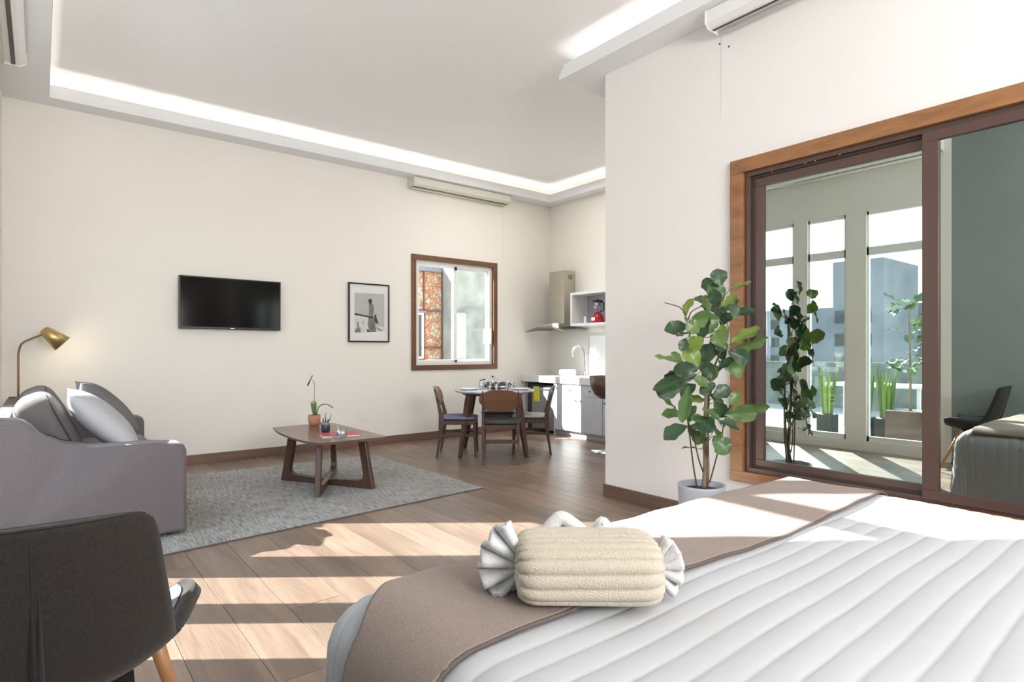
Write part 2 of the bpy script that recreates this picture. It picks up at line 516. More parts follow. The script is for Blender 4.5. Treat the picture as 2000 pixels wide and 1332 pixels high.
HT = 4.0
WF = (3.90, 5.235, 0.975, 2.445)         # far window opening
struct('wall_far', wall_with_holes(bmesh.new(), 'y', YF, YF + 0.16, XL - 0.2, XK + 0.2, -0.1, HT, [WF]), WALL)
SIDE = [(2.26, 2.90), (3.13, 3.59), (3.77, 4.26), (4.58, 5.49)]
ZB, ZT = 0.12, 2.86
struct('wall_left', wall_with_holes(bmesh.new(), 'x', XL - 0.08, XL, 2.03, YF + 0.16, -0.1, HT, [(a, b, ZB, ZT) for a, b in SIDE]), WALL)
struct('wall_near', B(XL - 0.08, XL, YB - 0.1, 2.03, -0.1, HT), GREYW)
DW = (0.70 - 1.3, 2.14, 0.38, 2.40)   # slider opening (Y range)
struct('wall_right', wall_with_holes(bmesh.new(), 'x', XR, XR + 0.16, YB - 0.1, YC, -0.1, HT, [DW]), WALLW)
struct('wall_kitchen_side', B(XR + 0.16, XK + 0.15, YC - 0.16, YC, -0.1, HT), WALLW)
struct('wall_kitchen', B(XK, XK + 0.15, YC, YF + 0.16, -0.1, HT), WALL)
struct('wall_rear', wall_with_holes(bmesh.new(), 'y', YB - 0.16, YB, XL - 0.1, XR + 0.2, -0.1, HT, []), WALLW)

# baseboards
struct('baseboard_far', B(XL, 5.74, YF - 0.014, YF, 0, 0.10, bevel=0.003), BASEB)
struct('baseboard_left', B(XL, XL + 0.014, 5.6, YF - 0.014, 0, 0.10, bevel=0.003), BASEB)
struct('baseboard_right', B(XR - 0.014, XR, YB, YC + 0.014, 0, 0.10, bevel=0.003), BASEB)
struct('baseboard_kitchen', B(XR, XK, YC, YC + 0.014, 0, 0.10, bevel=0.003), BASEB)

# ceiling: tray ceiling slab, soffit ring with stepped cove lip and LED strips
struct('ceiling', B(XL - 0.2, XK + 0.2, YB - 0.2, YF + 0.2, HC, HC + 0.1), CEIL)
# tray outline (inner edge of the soffit)
TX0, TX1, TX2, TY0, TY1, TY2 = 0.062, 3.42, 6.12, -2.6, 3.66, 6.76
bm = bmesh.new()
th = 0.03
box(bm, XL, TX0, YB, YF, HS, HS + th)
box(bm, TX0, TX2, TY2, YF, HS, HS + th)
box(bm, TX2, XK, YC, YF, HS, HS + th)
box(bm, TX1, TX2, YC - 0.05, TY1, HS, HS + th)
box(bm, TX1, XR, YB, YC - 0.05, HS, HS + th)
box(bm, TX0, TX1, YB, TY0, HS, HS + th)
soff = struct('ceiling_soffit', bm, CEIL2); soff.name = 'trim_1'
soff['label'] = 'white dropped soffit running round the tray ceiling'


def lip(bm, poly):
    """stepped cove lip following the tray outline (closed polygon, ccw), tray inside."""
    steps = [(-0.001, -0.001), (-0.001, 0.045), (0.012, 0.05), (0.012, 0.085), (0.024, 0.09), (0.024, 0.125), (0.045, 0.125), (0.045, 0.03)]
    n = len(poly)
    def off(i, d):
        p = Vector(poly[i]); a = Vector(poly[i - 1]); b = Vector(poly[(i + 1) % n])
        e1 = (p - a).normalized(); e2 = (b - p).normalized()
        n1 = Vector((e1.y, -e1.x)); n2 = Vector((e2.y, -e2.x))
        k = (n1 + n2); k = k / (1 + n1.dot(n2))
        return p + k * d
    rows = []
    for d, z in steps:
        rows.append([bm.verts.new((*off(i, d), HS + z)) for i in range(n)])
    for a, b in zip(rows, rows[1:]):
        for i in range(n):
            j = (i + 1) % n
            bm.faces.new((a[i], a[j], b[j], b[i]))
    return [tuple(off(i, 0.075)) for i in range(n)], off


tray = [(TX0, TY0), (TX1, TY0), (TX1, TY1), (TX2, TY1), (TX2, TY2), (TX0, TY2)]
bm = bmesh.new(); ledline, offf = lip(bm, tray)
cove = struct('trim_2', bm, CEIL2, 'stepped white cove lip round the tray ceiling')
bm = bmesh.new()
n = len(ledline)
for i in range(n):
    a = Vector(offf(i, 0.11)); b = Vector(offf((i + 1) % n, 0.11))
    a2 = Vector(offf(i, 0.125)); b2 = Vector(offf((i + 1) % n, 0.125))
    vs = [bm.verts.new((*p, HS + 0.035)) for p in (a, b, b2, a2)]
    bm.faces.new(vs)
led = obj('led_strip', bm, LED, cove)

# ------------------------------------------------------------ far window (wood casing, white sliding sashes)
wd = empty('window_1', 'wood framed sliding window on the far wall beside the kitchen', None, (0, 0, 0), kind='structure')


def frame_y(bm, x0, x1, z0, z1, w, y0, y1, bevel=0.003):
    box(bm, x0, x1, y0, y1, z1 - w, z1, bevel); box(bm, x0, x1, y0, y1, z0, z0 + w, bevel)
    box(bm, x0, x0 + w, y0, y1, z0 + w, z1 - w, bevel); box(bm, x1 - w, x1, y0, y1, z0 + w, z1 - w, bevel)
    return bm


obj('casing', frame_y(bmesh.new(), 3.855, 5.28, 0.935, 2.49, 0.068, YF - 0.02, YF + 0.10), TEAKD, wd)
fr = obj('outer_frame', frame_y(bmesh.new(), 3.923, 5.212, 1.003, 2.422, 0.05, YF + 0.03, YF + 0.10), WPVC, wd)
s1 = obj('sash', frame_y(bmesh.new(), 3.935, 4.60, 1.02, 2.405, 0.055, YF + 0.035, YF + 0.065), WPVC, wd)
s2 = obj('sash', frame_y(bmesh.new(), 4.55, 5.20, 1.02, 2.405, 0.06, YF + 0.07, YF + 0.098), WPVC, wd)
obj('pane', B(3.99, 4.55, YF + 0.048, YF + 0.052, 1.07, 2.35), GLASSW, s1)
obj('pane', B(4.61, 5.14, YF + 0.082, YF + 0.086, 1.07, 2.35), GLASSW, s2)
obj('latch', B(4.56, 4.59, YF + 0.01, YF + 0.035, 2.33, 2.38, bevel=0.004), DARK, s1)
obj('latch', B(4.56, 4.59, YF + 0.01, YF + 0.035, 1.04, 1.07, bevel=0.004), DARK, s1)
obj('handle', B(5.155, 5.185, YF - 0.012, YF + 0.03, 1.30, 1.52, bevel=0.01), WPVC, wd)

# outside the far window
PIERW = mat('blind_white', (0.40, 0.41, 0.41), 0.6, noise=(4, .03))
OUTW = mat('outer_frame_white', (0.40, 0.40, 0.40), 0.6, noise=(4, .03))
nb = empty('neighbour_house', 'neighbouring rubble brick and concrete walls seen through the wood framed window', 'building', (5.2, 8.8, -0.1))
ox, oy, oz = 5.2, 8.8, -0.1
obj('brick_wall', B(4.45 - ox, 5.46 - ox, 0, 0.25, 0, 2.55 - oz), MASON, nb)
bm = bmesh.new()
for (a, b, c, d) in [(5.07, 5.09, 0.0, 2.6), (5.43, 5.45, 0.0, 2.6)]:
    box(bm, a - ox, b - ox, -0.04, -0.002, c, d - oz)
for z in (1.24, 1.87): box(bm, 4.95 - ox, 5.47 - ox, -0.04, -0.002, z - oz, z + 0.03 - oz)
obj('steel_brace', bm, RUST, nb)
obj('roof_beam', B(4.45 - ox, 5.6 - ox, -0.06, 0.2, 2.55 - oz, 2.65 - oz), BLDG, nb)
obj('grey_pier', B(5.30 - ox, 5.90 - ox, 0.3, 0.5, 0, 2.9 - oz), mat('pier_grey', (0.13, 0.15, 0.175), 0.8, noise=(2, .05)), nb)
obj('concrete_wall', B(5.41 - ox, 8.2 - ox, -0.35, -0.1, 0, 2.95 - oz), CONC, nb)
for (a, b) in ((4.86, 5.06), (5.50, 5.68)):
    yy = -0.02 if a < 5.2 else -0.37
    wf = bmesh.new(); frame_y(wf, a - ox, b - ox, 1.07 - oz, 1.84 - oz, 0.035, yy - 0.03, yy + 0.0, 0)
    wo_ = obj('house_window', wf, OUTW, nb)
    obj('dark_pane', B(a + 0.03 - ox, b - 0.03 - ox, yy - 0.006, yy - 0.002, 1.1 - oz, 1.8 - oz), DARK if a < 5.2 else PIERW, wo_)
    obj('lintel', B(a - 0.04 - ox, b + 0.04 - ox, yy - 0.05, yy + 0.02, 1.84 - oz, 1.87 - oz), BLDG, wo_)

# ------------------------------------------------------------ left windows (white frames with transom), seen mirrored in the slider
for k, (a, b) in enumerate(SIDE):
    w = empty('window_%d' % (k + 3), None, None, (0, 0, 0), kind='structure')
    bm = bmesh.new()
    f = 0.022
    for (y0, y1, z0, z1) in [(a, a + f, ZB, ZT), (b - f, b, ZB, ZT), (a, b, ZB, ZB + 0.06), (a, b, ZT - 0.04, ZT), (a, b, 2.34, 2.435)]:
        box(bm, XL - 0.07, XL - 0.02, y0, y1, z0, z1)
    obj('window_frame', bm, WPVC, w)
    obj('pane', B(XL - 0.05, XL - 0.046, a + f, b - f, ZB + 0.06, 2.34), GLASSW, w)
    obj('pane', B(XL - 0.05, XL - 0.046, a + f, b - f, 2.435, ZT - 0.04), GLASSW, w)

# terrace outside the left windows
tr = struct('ground_terrace', B(-9, XL - 0.08, -4, 12, -0.14, -0.04), TERR); tr.name = 'floor_terrace'
struct('ground_rear', B(XL, 12, YF + 0.16, 14, -0.25, -0.14), TERR).name = 'floor_yard'
pw = obj('parapet_wall', B(-6.3, -6.1, -4, 12, -0.04, 0.95), CONC); tag(pw, 'low concrete parapet of the terrace mirrored in the sliding window', 'wall')
for (x0, x1, y0, y1, h, nm, lb) in [(-16, -13, 7.2, 8.7, 4.1, 'tower_block', 'dark grey tower block mirrored in the left sliding pane'),
                                   (-20, -17, 5.5, 16.0, 2.9, 'low_building', 'low grey building beyond the terrace mirrored in the sliding window')]:
    o = obj(nm, B(x0, x1, y0, y1, -0.2, h), BLDG); tag(o, lb, 'building')
    for j in range(3):
        for i in range(3):
            yy = y0 + 0.35 + i * (y1 - y0 - 0.4) / 3
            obj('facade_window', B(x1 + 0.005, x1 + 0.02, yy, yy + 0.35, 0.6 + j * 0.75, 1.0 + j * 0.75), DARK, o)

# ------------------------------------------------------------ sliding window (teak casing, bronze aluminium)
W2 = empty('window_2', 'large bronze sliding window in an orange teak casing behind the bed', None, (0, 0, 0), kind='structure')


def frame_x(bm, y0, y1, z0, z1, wl_, wr, wb, wt, x0, x1, bevel=0.003):
    box(bm, x0, x1, y0, y1, z1 - wt, z1, bevel); box(bm, x0, x1, y0, y1, z0, z0 + wb, bevel)
    box(bm, x0, x1, y0, y0 + wl_, z0 + wb, z1 - wt, bevel); box(bm, x0, x1, y1 - wr, y1, z0 + wb, z1 - wt, bevel)
    return bm


Y0, Y1, Z0, Z1 = -0.70, 2.21, 0.335, 2.47
obj('casing', frame_x(bmesh.new(), Y0, Y1, Z0, Z1, 0.09, 0.09, 0.065, 0.09, XR - 0.03, XR + 0.12), TEAK, W2)
obj('track_frame', frame_x(bmesh.new(), Y0 + 0.09, Y1 - 0.09, Z0 + 0.065, Z1 - 0.09, 0.035, 0.035, 0.03, 0.03, XR + 0.0, XR + 0.14), ALU, W2)
obj('track_frame', frame_x(bmesh.new(), Y0 + 0.12, Y1 - 0.122, Z0 + 0.09, Z1 - 0.118, 0.03, 0.022, 0.02, 0.018, XR + 0.025, XR + 0.14), ALUD, W2)
bm = bmesh.new()
for (y, z) in [(1.93, 2.345), (1.72, 2.345), (1.66, 2.345), (1.52, 2.345), (1.42, 0.415), (1.30, 0.415)]:
    lathe(bm, [(0, 0), (0.004, 0), (0.004, 0.003), (0, 0.005)], seg=8)
    for v in list(bm.verts)[-18:]:
        p = v.co.copy(); v.co = Vector((XR - 0.001 - p.z, y + p.x, z + p.y))
obj('screw_heads', bm, CHROME, W2)
# sashes
sa = obj('sash', frame_x(bmesh.new(), 1.03, 2.07, 0.43, 2.335, 0.07, 0.062, 0.055, 0.055, XR + 0.035, XR + 0.075), ALU, W2)
obj('pane', B(XR + 0.052, XR + 0.058, 1.09, 2.02, 0.475, 2.285), GLASSD, sa)
sb = obj('sash', frame_x(bmesh.new(), Y0 + 0.13, 1.105, 0.415, 2.355, 0.07, 0.075, 0.055, 0.055, XR - 0.01, XR + 0.03), ALU, W2)
obj('pane', B(XR + 0.007, XR + 0.013, Y0 + 0.19, 1.04, 0.46, 2.31), GLASSD, sb)
# the dim space beyond the slider
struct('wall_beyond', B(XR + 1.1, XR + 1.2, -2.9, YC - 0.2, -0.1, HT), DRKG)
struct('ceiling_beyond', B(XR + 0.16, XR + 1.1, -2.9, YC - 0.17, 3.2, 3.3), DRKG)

# ------------------------------------------------------------ roller blind cassettes


def cassette(label, L, loc, rz, M1, M2, flip=False):
    c = empty('blind_cassette', label, 'roller blind', loc, rz, None)
    # local: x along, y depth out from wall (negative = into room), z up from bottom of the housing
    prof = [(0.0, 0.115), (-0.17, 0.115), (-0.185, 0.10), (-0.185, 0.02), (-0.15, -0.005), (-0.125, -0.005), (-0.12, 0.01), (0.0, 0.01)]
    obj('housing', prism(bmesh.new(), prof, 'x', 0.012, L - 0.012, bevel=0.002), M1, c)
    capp = [(0.0, 0.118), (-0.172, 0.118), (-0.189, 0.102), (-0.189, 0.018), (-0.152, -0.009), (0.0, -0.009)]
    obj('end_cap', prism(bmesh.new(), capp, 'x', 0.0, 0.012, bevel=0.003), M1, c)
    obj('end_cap', prism(bmesh.new(), capp, 'x', L - 0.012, L, bevel=0.003), M1, c)
    obj('slot', B(0.014, L - 0.014, -0.118, -0.098, -0.004, 0.012), mat('slot_brown', (0.10, 0.08, 0.06), 0.6, noise=(5, .1)), c)
    bm = bmesh.new(); tube(bm, [(0.03, -0.045, -0.006), (L - 0.03, -0.045, -0.006)], 0.017, seg=10)
    obj('bottom_bar', bm, M2, c, smooth=True)
    bm = bmesh.new(); tube(bm, [(0.02 if flip else L - 0.02, -0.006, 0.0), (0.02 if flip else L - 0.02, -0.006, -0.62 if flip else -0.9)], 0.0012, seg=5)
    obj('pull_cord', bm, M2, c)
    return c


cassette('long slim blind cassette above the wood framed window on far wall', 1.61, (3.80, YF, 3.362), 0, mat('cassette_stone', (0.66, 0.65, 0.58), 0.4, noise=(3, .02)), CREAM)
cassette('white blind cassette on the right wall above the sliding window', 2.9, (XR, 2.30, 3.362), R(-90), WHITE, WHITE, True)
cassette('cream and white blind cassette at the top left, cut by the frame', 3.75, (XL, 2.1, 3.362), R(90), WHITE, CREAM)

# ------------------------------------------------------------ television
tv = empty('television', 'black flat television mounted on the cream far wall', 'television', (1.63, YF - 0.05, 1.43))
tv.rotation_euler = (0, R(0.2), 0)
obj('bezel', B(-0.512, 0.512, -0.025, 0.02, 0.0, 0.553, bevel=0.006), BLACKF, tv)
obj('screen', B(-0.500, 0.500, -0.027, -0.0235, 0.022, 0.541), SCREEN, tv)
obj('wall_mount', B(-0.18, 0.18, 0.018, 0.05, 0.12, 0.42, bevel=0.005), DARK, tv)
obj('maker_badge', B(-0.02, 0.02, -0.0268, -0.025, 0.006, 0.014), CHROME, tv)

# ------------------------------------------------------------ framed photograph
pf = empty('framed_picture', 'black framed black and white photograph between television and window', 'picture', (3.25, YF, 1.307))
obj('frame', frame_y(bmesh.new(), -0.277, 0.277, 0, 0.741, 0.018, -0.03, 0.0), BLACKF, pf)
obj('mat_board', B(-0.262, 0.262, -0.016, -0.004, 0.015, 0.726), PAPER, pf)
PG = mat('print_sky_grey', (0.47, 0.47, 0.47), 0.6, noise=(4, 0.05)); PGL = mat('print_light', (0.62, 0.62, 0.62), 0.6, noise=(30, 0.12)); PK = mat('print_black', (0.03, 0.03, 0.03), 0.6, noise=(60, 0.6)); PM = mat('print_mid', (0.17, 0.17, 0.17), 0.6, noise=(90, 0.7))


def flat_poly(bm, pts, y, mi):
    vs = [bm.verts.new((p[0], y, p[1])) for p in pts]
    f = bm.faces.new(vs); f.material_index = mi


def PX(x, y):   # print coordinates read off the zoomed photograph of the picture
    return (-0.277 + (x - 178) / 760 * 0.554, 0.741 - (y - 118 - (x - 178) * 0.06) / 1085 * 0.741)


bm = bmesh.new()
flat_poly(bm, [PX(290, 310), PX(845, 335), PX(845, 1040), PX(290, 1040)], -0.0165, 0)
flat_poly(bm, [PX(292, 720), PX(540, 770), PX(540, 1040), PX(292, 1040)], -0.0167, 1)
flat_poly(bm, [PX(292, 680), PX(555, 738), PX(555, 765), PX(292, 715)], -0.0169, 2)
flat_poly(bm, [PX(665, 930), PX(840, 950), PX(840, 1040), PX(665, 1040)], -0.0167, 1)
for pts, mi in [([(545, 430), (600, 420), (612, 470), (600, 520), (565, 520), (540, 475)], 2),
                ([(552, 520), (625, 515), (645, 590), (635, 700), (628, 780), (548, 780), (556, 650)], 3),
                ([(548, 760), (640, 755), (665, 860), (690, 1035), (570, 1038), (530, 900)], 3),
                ([(585, 600), (605, 600), (600, 1010), (590, 1010)], 1),
                ([(655, 720), (690, 715), (690, 760), (735, 880), (700, 892), (650, 840)], 2),
                ([(690, 960), (735, 1000), (800, 1030), (800, 1015), (740, 985), (700, 950)], 2),
                ([(335, 840), (358, 840), (368, 930), (400, 990), (395, 1035), (298, 1035), (300, 985), (345, 950)], 3),
                ([(440, 830), (452, 830), (450, 890), (440, 890)], 3),
                ([(515, 990), (540, 985), (570, 1035), (520, 1035)], 2)]:
    flat_poly(bm, [PX(*p) for p in pts], -0.0171 - 0.0001 * mi, mi)
obj('print', bm, [PG, PGL, PK, PM], pf)
obj('glazing', B(-0.262, 0.262, -0.024, -0.022, 0.015, 0.726), GLASSP, pf)

# wall socket
so = empty('wall_socket', 'white double wall socket low on the far wall behind the coffee table', 'socket', (3.17, YF, 0.385))
obj('cover_plate', B(-0.045, 0.045, -0.007, 0, -0.06, 0.06, bevel=0.004), WALL, so)
bm = bmesh.new()
for z in (-0.028, 0.028): box(bm, -0.018, 0.018, -0.011, -0.008, z - 0.018, z + 0.018, 0.003)
obj('socket_insert', bm, WALLW, so)

# ------------------------------------------------------------ rug
bm = bmesh.new()
c4 = [(0.05, 3.94), (3.01, 4.20), (3.0, 6.27), (0.05, 6.44)]
vb = [bm.verts.new((x, y, 0.0015)) for x, y in c4]; vt = [bm.verts.new((x, y, 0.010)) for x, y in c4]
bm.faces.new(vt); bm.faces.new(vb[::-1])
for i in range(4): bm.faces.new((vb[i], vb[(i + 1) % 4], vt[(i + 1) % 4], vt[i]))
rug = empty('area_rug', 'flat grey flecked woven rug under the coffee table and sofa', 'rug', (0, 0, 0))
obj('pile', bm, RUG, rug)
bm = bmesh.new()
for i in range(4):
    a, b = Vector((*c4[i], 0.006)), Vector((*c4[(i + 1) % 4], 0.006))
    tube(bm, [a, b], 0.0035, seg=6)
obj('bound_edge', bm, mat('rug_edge', (0.12, 0.12, 0.13), 0.9, noise=(80, .2)), rug)

# ------------------------------------------------------------ sofa (faces +X)
sf = empty('sofa', 'grey fabric two seat sofa against the left wall', 'sofa', (0, 0, 0.0115))
armp = [(-0.205, 0.805), (-0.12, 0.802), (-0.085, 0.792), (-0.045, 0.765), (0.0, 0.705), (0.045, 0.655), (0.085, 0.628), (0.14, 0.614), (0.24, 0.611), (0.56, 0.608), (0.70, 0.596), (0.732, 0.575), (0.745, 0.54), (0.745, 0.022), (-0.205, 0.022)]
for nm, y0, y1 in (('armrest', 4.32, 4.50), ('armrest', 6.32, 6.50)):
    bm = bmesh.new(); prism(bm, armp, 'y', y0, y1, bevel=0.028, seg=4)
    wnorm(obj(nm, bm, SOFA, sf, smooth=True))
bm = bmesh.new(); prism(bm, [(-0.21, 0.05), (-0.21, 0.80), (-0.14, 0.80), (-0.05, 0.72), (0.05, 0.45), (0.05, 0.05)], 'y', 4.50, 6.32)
obj('back', bm, SOFA, sf)
obj('seat_base', B(-0.1, 0.72, 4.50, 6.32, 0.05, 0.27, bevel=0.02), SOFA, sf)
for k in range(2):
    y0 = 4.505 + k * 0.908
    obj('seat_cushion', B(0.04, 0.735, y0, y0 + 0.90, 0.27, 0.44, bevel=0.05, seg=4), SOFA, sf, smooth=True).modifiers.new('WN', 'WEIGHTED_NORMAL')
for (x, y) in ((-0.15, 4.42), (0.66, 4.42), (-0.15, 6.4), (0.66, 6.4)):
    bm = bmesh.new(); lathe(bm, [(0, 0), (0.018, 0), (0.020, 0.045), (0, 0.045)], x, y, seg=12)
    obj('leg', bm, DARK, sf)
for k in range(2):
    bm = B(-0.43, 0.43, -0.10, 0.10, -0.265, 0.265, bevel=0.075, seg=6)
    bmesh.ops.subdivide_edges(bm, edges=[e for e in bm.edges if e.calc_length() > 0.15], cuts=5, use_grid_fill=True)
    for v in bm.verts:
        q_ = (1 - min(1, abs(v.co.x) / 0.43) ** 2) * (1 - min(1, abs(v.co.z) / 0.265) ** 2)
        v.co.y += math.copysign(0.035 * q_, v.co.y) if abs(v.co.y) > 0.05 else 0
        v.co.z += 0.018 * (1 - (v.co.x / 0.43) ** 2) * (v.co.z / 0.265)
    o = obj('back_cushion', bm, SOFAD, sf, smooth=True)
    o.rotation_euler = (Matrix.Rotation(R(-24), 3, 'Y') @ Matrix.Rotation(R(90), 3, 'Z')).to_euler()
    o.location = (0.055, 4.95 + k * 0.90, 0.64)
    for sy in (-1, 1):
        bm = bmesh.new(); pts = []
        for i in range(65):
            a = 2 * PI * i / 64; c_, s_ = math.cos(a), math.sin(a)
            q_ = (abs(c_) ** 8 + abs(s_) ** 8) ** (-1 / 8)
            pts.append((c_ * q_ * 0.412, sy * 0.083, s_ * q_ * 0.252))
        tube(bm, pts, 0.0045, seg=6, cap=False)
        obj('piping', bm, PIPING, o)

bm = bmesh.new(); cushion(bm, 0.55, 0.56, 0.20, n=18, pinch=0.07)
p1 = obj('throw_pillow', bm, PILL, None, smooth=True)
tag(p1, 'light grey throw pillow leaning in front on the sofa', 'pillow', 'throw pillows on the sofa')
p1.rotation_euler = (Matrix.Rotation(R(-43), 3, 'Y') @ Matrix.Rotation(R(88), 3, 'Z') @ Matrix.Rotation(R(0), 3, 'Y')).to_euler()
p1.location = (0.325, 4.76, 0.735)
bm = bmesh.new(); cushion(bm, 0.50, 0.50, 0.17, n=18, pinch=0.07)
p2 = obj('throw_pillow', bm, PILLD, None, smooth=True)
tag(p2, 'dark grey throw pillow standing behind the light grey one', 'pillow', 'throw pillows on the sofa')
p2.rotation_euler = (Matrix.Rotation(R(-43), 3, 'Y') @ Matrix.Rotation(R(92), 3, 'Z')).to_euler()
p2.location = (0.375, 5.16, 0.80)

# ------------------------------------------------------------ brass floor lamp
lm = empty('floor_lamp', 'brass floor lamp with a cone shade in the corner behind the sofa', 'lamp', (-0.15, 6.70, 0))
bm = bmesh.new(); lathe(bm, [(0, 0), (0.10, 0), (0.10, 0.012), (0.02, 0.02), (0, 0.02)], seg=24); obj('base', bm, BRASS, lm)
def LP(u, v): return at(u, v, 6.7 / (CN - SN * (u - 1000) / F_PX)) - Vector((-0.15, 6.70, 0))
pts = [(0, 0, 0.018), (0, 0, 0.9), (0, 0, 1.17)] + spline([LP(36, 690), LP(42, 672), LP(60, 662), LP(84, 653)], 5)
bm = bmesh.new(); tube(bm, pts, 0.0085, seg=10); obj('pole', bm, BRASSD, lm, smooth=True)
a = LP(86, 645); b = LP(112, 664); ax = (b - a).normalized()
bm = bmesh.new(); lathe(bm, [(0, -0.012), (0.022, -0.012), (0.042, 0.0), (0.082, 0.18), (0.079, 0.18), (0.036, 0.01), (0, 0.01)], seg=28)
sh = obj('lamp_shade', bm, BRASS, lm, smooth=True, loc=a)
q = Vector((0, 0, 1)).rotation_difference(ax); sh.rotation_euler = q.to_euler()
bm = bmesh.new(); bmesh.ops.create_uvsphere(bm, u_segments=16, v_segments=10, radius=0.04, matrix=Matrix.Translation((0, 0, 0.135)))
bb = obj('bulb', bm, BULB, sh, smooth=True)
ld = bpy.data.lights.new('lamp_light', 'POINT'); ld.energy = 1.0; ld.color = (1, 0.85, 0.62); ld.shadow_soft_size = 0.03
lo = bpy.data.objects.new('lamp_light', ld); COL.objects.link(lo); lo.location = a + Vector((-0.15, 6.70, 0)) + ax * 0.20

# ------------------------------------------------------------ coffee table
ct = empty('coffee_table', 'walnut coffee table with crossed legs on the grey rug', 'table', (2.0, 5.17, 0.0105))
bm = bmesh.new()
N = 10; out = []
hw, hl = 0.30, 0.61
cn = [(-hw, -hl), (hw, -hl), (hw, hl), (-hw, hl)]
for i in range(4):
    a, b = Vector(cn[i]), Vector(cn[(i + 1) % 4]); mid = (a + b) / 2; nrm = mid.normalized()
    bul = 0.035 if i % 2 else 0.015
    for k in range(N):
        f = 0.04 + 0.92 * k / (N - 1)
        p = a.lerp(b, f) + nrm * bul * (1 - (2 * f - 1) ** 2)
        out.append((p.x, p.y))
top_v = []; bot_v = []
for (x, y) in out:
    z = 0.455 + 0.012 * (abs(y) / hl) ** 3
    top_v.append(bm.verts.new((x, y, z))); bot_v.append(bm.verts.new((x * 0.95, y * 0.97, z - 0.024)))
cv = bm.verts.new((0, 0, 0.452)); cb = bm.verts.new((0, 0, 0.428))
for i in range(len(out)):
    j = (i + 1) % len(out)
    bm.faces.new((top_v[i], top_v[j], cv)); bm.faces.new((bot_v[j], bot_v[i], cb)); bm.faces.new((top_v[j], top_v[i], bot_v[i], bot_v[j]))
obj('tabletop', bm, WALTOP, ct)
ang = math.atan2(0.435, 0.25); RR = math.hypot(0.25, 0.435)
for sx in (-1, 1):
    for sy in (-1, 1):
        bm = bmesh.new()
        r = RR
        pts = [(0.0, 0.0), (r, 0.0), (r - 0.085, 0.43), (r - 0.16, 0.43), (r - 0.095, 0.12), (r - 0.10, 0.085), (r - 0.12, 0.068), (r - 0.15, 0.06), (0.0, 0.05)]
        prism(bm, pts, 'y', -0.0225, 0.0225, bevel=0.004, seg=1)
        o = obj('leg', bm, WALNUT, ct)
        o.rotation_euler = (0, 0, math.atan2(sy * 0.435, sx * 0.25))

# things on the coffee table
TZ = 0.4665
tp = at(617, 835, 1)
def ontable(u, v, z):
    t = (EYE - z) * F_PX / (v - V_H); return at(u, v, t)
pp = ontable(614, 834, TZ)
pl = empty('pitcher_plant', 'pitcher plant in a terracotta pot on the coffee table', 'plant', (pp.x, pp.y, TZ - 0.001))
bm = bmesh.new(); lathe(bm, [(0, 0), (0.040, 0), (0.055, 0.05), (0.058, 0.118), (0.053, 0.118), (0.050, 0.105), (0, 0.105)], seg=24); obj('pot', bm, TERRA, pl, smooth=True)
bm = bmesh.new(); lathe(bm, [(0, 0.112), (0.03, 0.113), (0.051, 0.105)], seg=16); obj('soil', bm, SOIL, pl)


def CR(dx, dz, dd=0.0):   # camera-aligned local offset
    return Vector((CN * dx + SN * dd, -SN * dx + CN * dd, dz))


bm = bmesh.new(); tube(bm, [CR(0.005, 0.105), CR(0.0, 0.15), CR(-0.006, 0.20), CR(-0.008, 0.232)], [0.012, 0.020, 0.026, 0.028], seg=12); obj('pitcher', bm, LEAF_M, pl, smooth=True)
bm = bmesh.new(); tube(bm, [CR(-0.045, 0.237), CR(-0.008, 0.245), CR(0.02, 0.24)], [0.006, 0.02, 0.012], seg=10, flat=0.3); obj('pitcher_lid', bm, LEAF_L, pl, smooth=True)
bm = bmesh.new(); tube(bm, spline([CR(0.02, 0.11), CR(0.04, 0.19), CR(0.08, 0.218), CR(0.09, 0.218)], 5), [0.005] * 15 + [0.007], seg=8); obj('stem', bm, LEAF_M, pl, smooth=True)
bm = bmesh.new(); tube(bm, spline([CR(0.085, 0.218), CR(0.115, 0.220), CR(0.15, 0.205), CR(0.18, 0.185)], 4), [0.004] + [0.010] * 11 + [0.003], seg=8, flat=0.35); obj('leaf', bm, STEMD, pl, smooth=True)
bm = bmesh.new(); tube(bm, spline([CR(-0.002, 0.235), CR(0.0, 0.33), CR(0.0, 0.42), CR(-0.02, 0.455)], 5), 0.0022, seg=6); obj('stem', bm, LEAF_D, pl)
bm = bmesh.new(); tube(bm, spline([CR(-0.018, 0.50), CR(-0.035, 0.46), CR(-0.05, 0.43), CR(-0.066, 0.395)], 4), [0.002] + [0.008] * 6 + [0.013] * 5 + [0.004], seg=8, flat=0.4); obj('leaf', bm, mat('dark_red_leaf', (0.04, 0.012, 0.014), 0.5, noise=(20, .2)), pl, smooth=True)

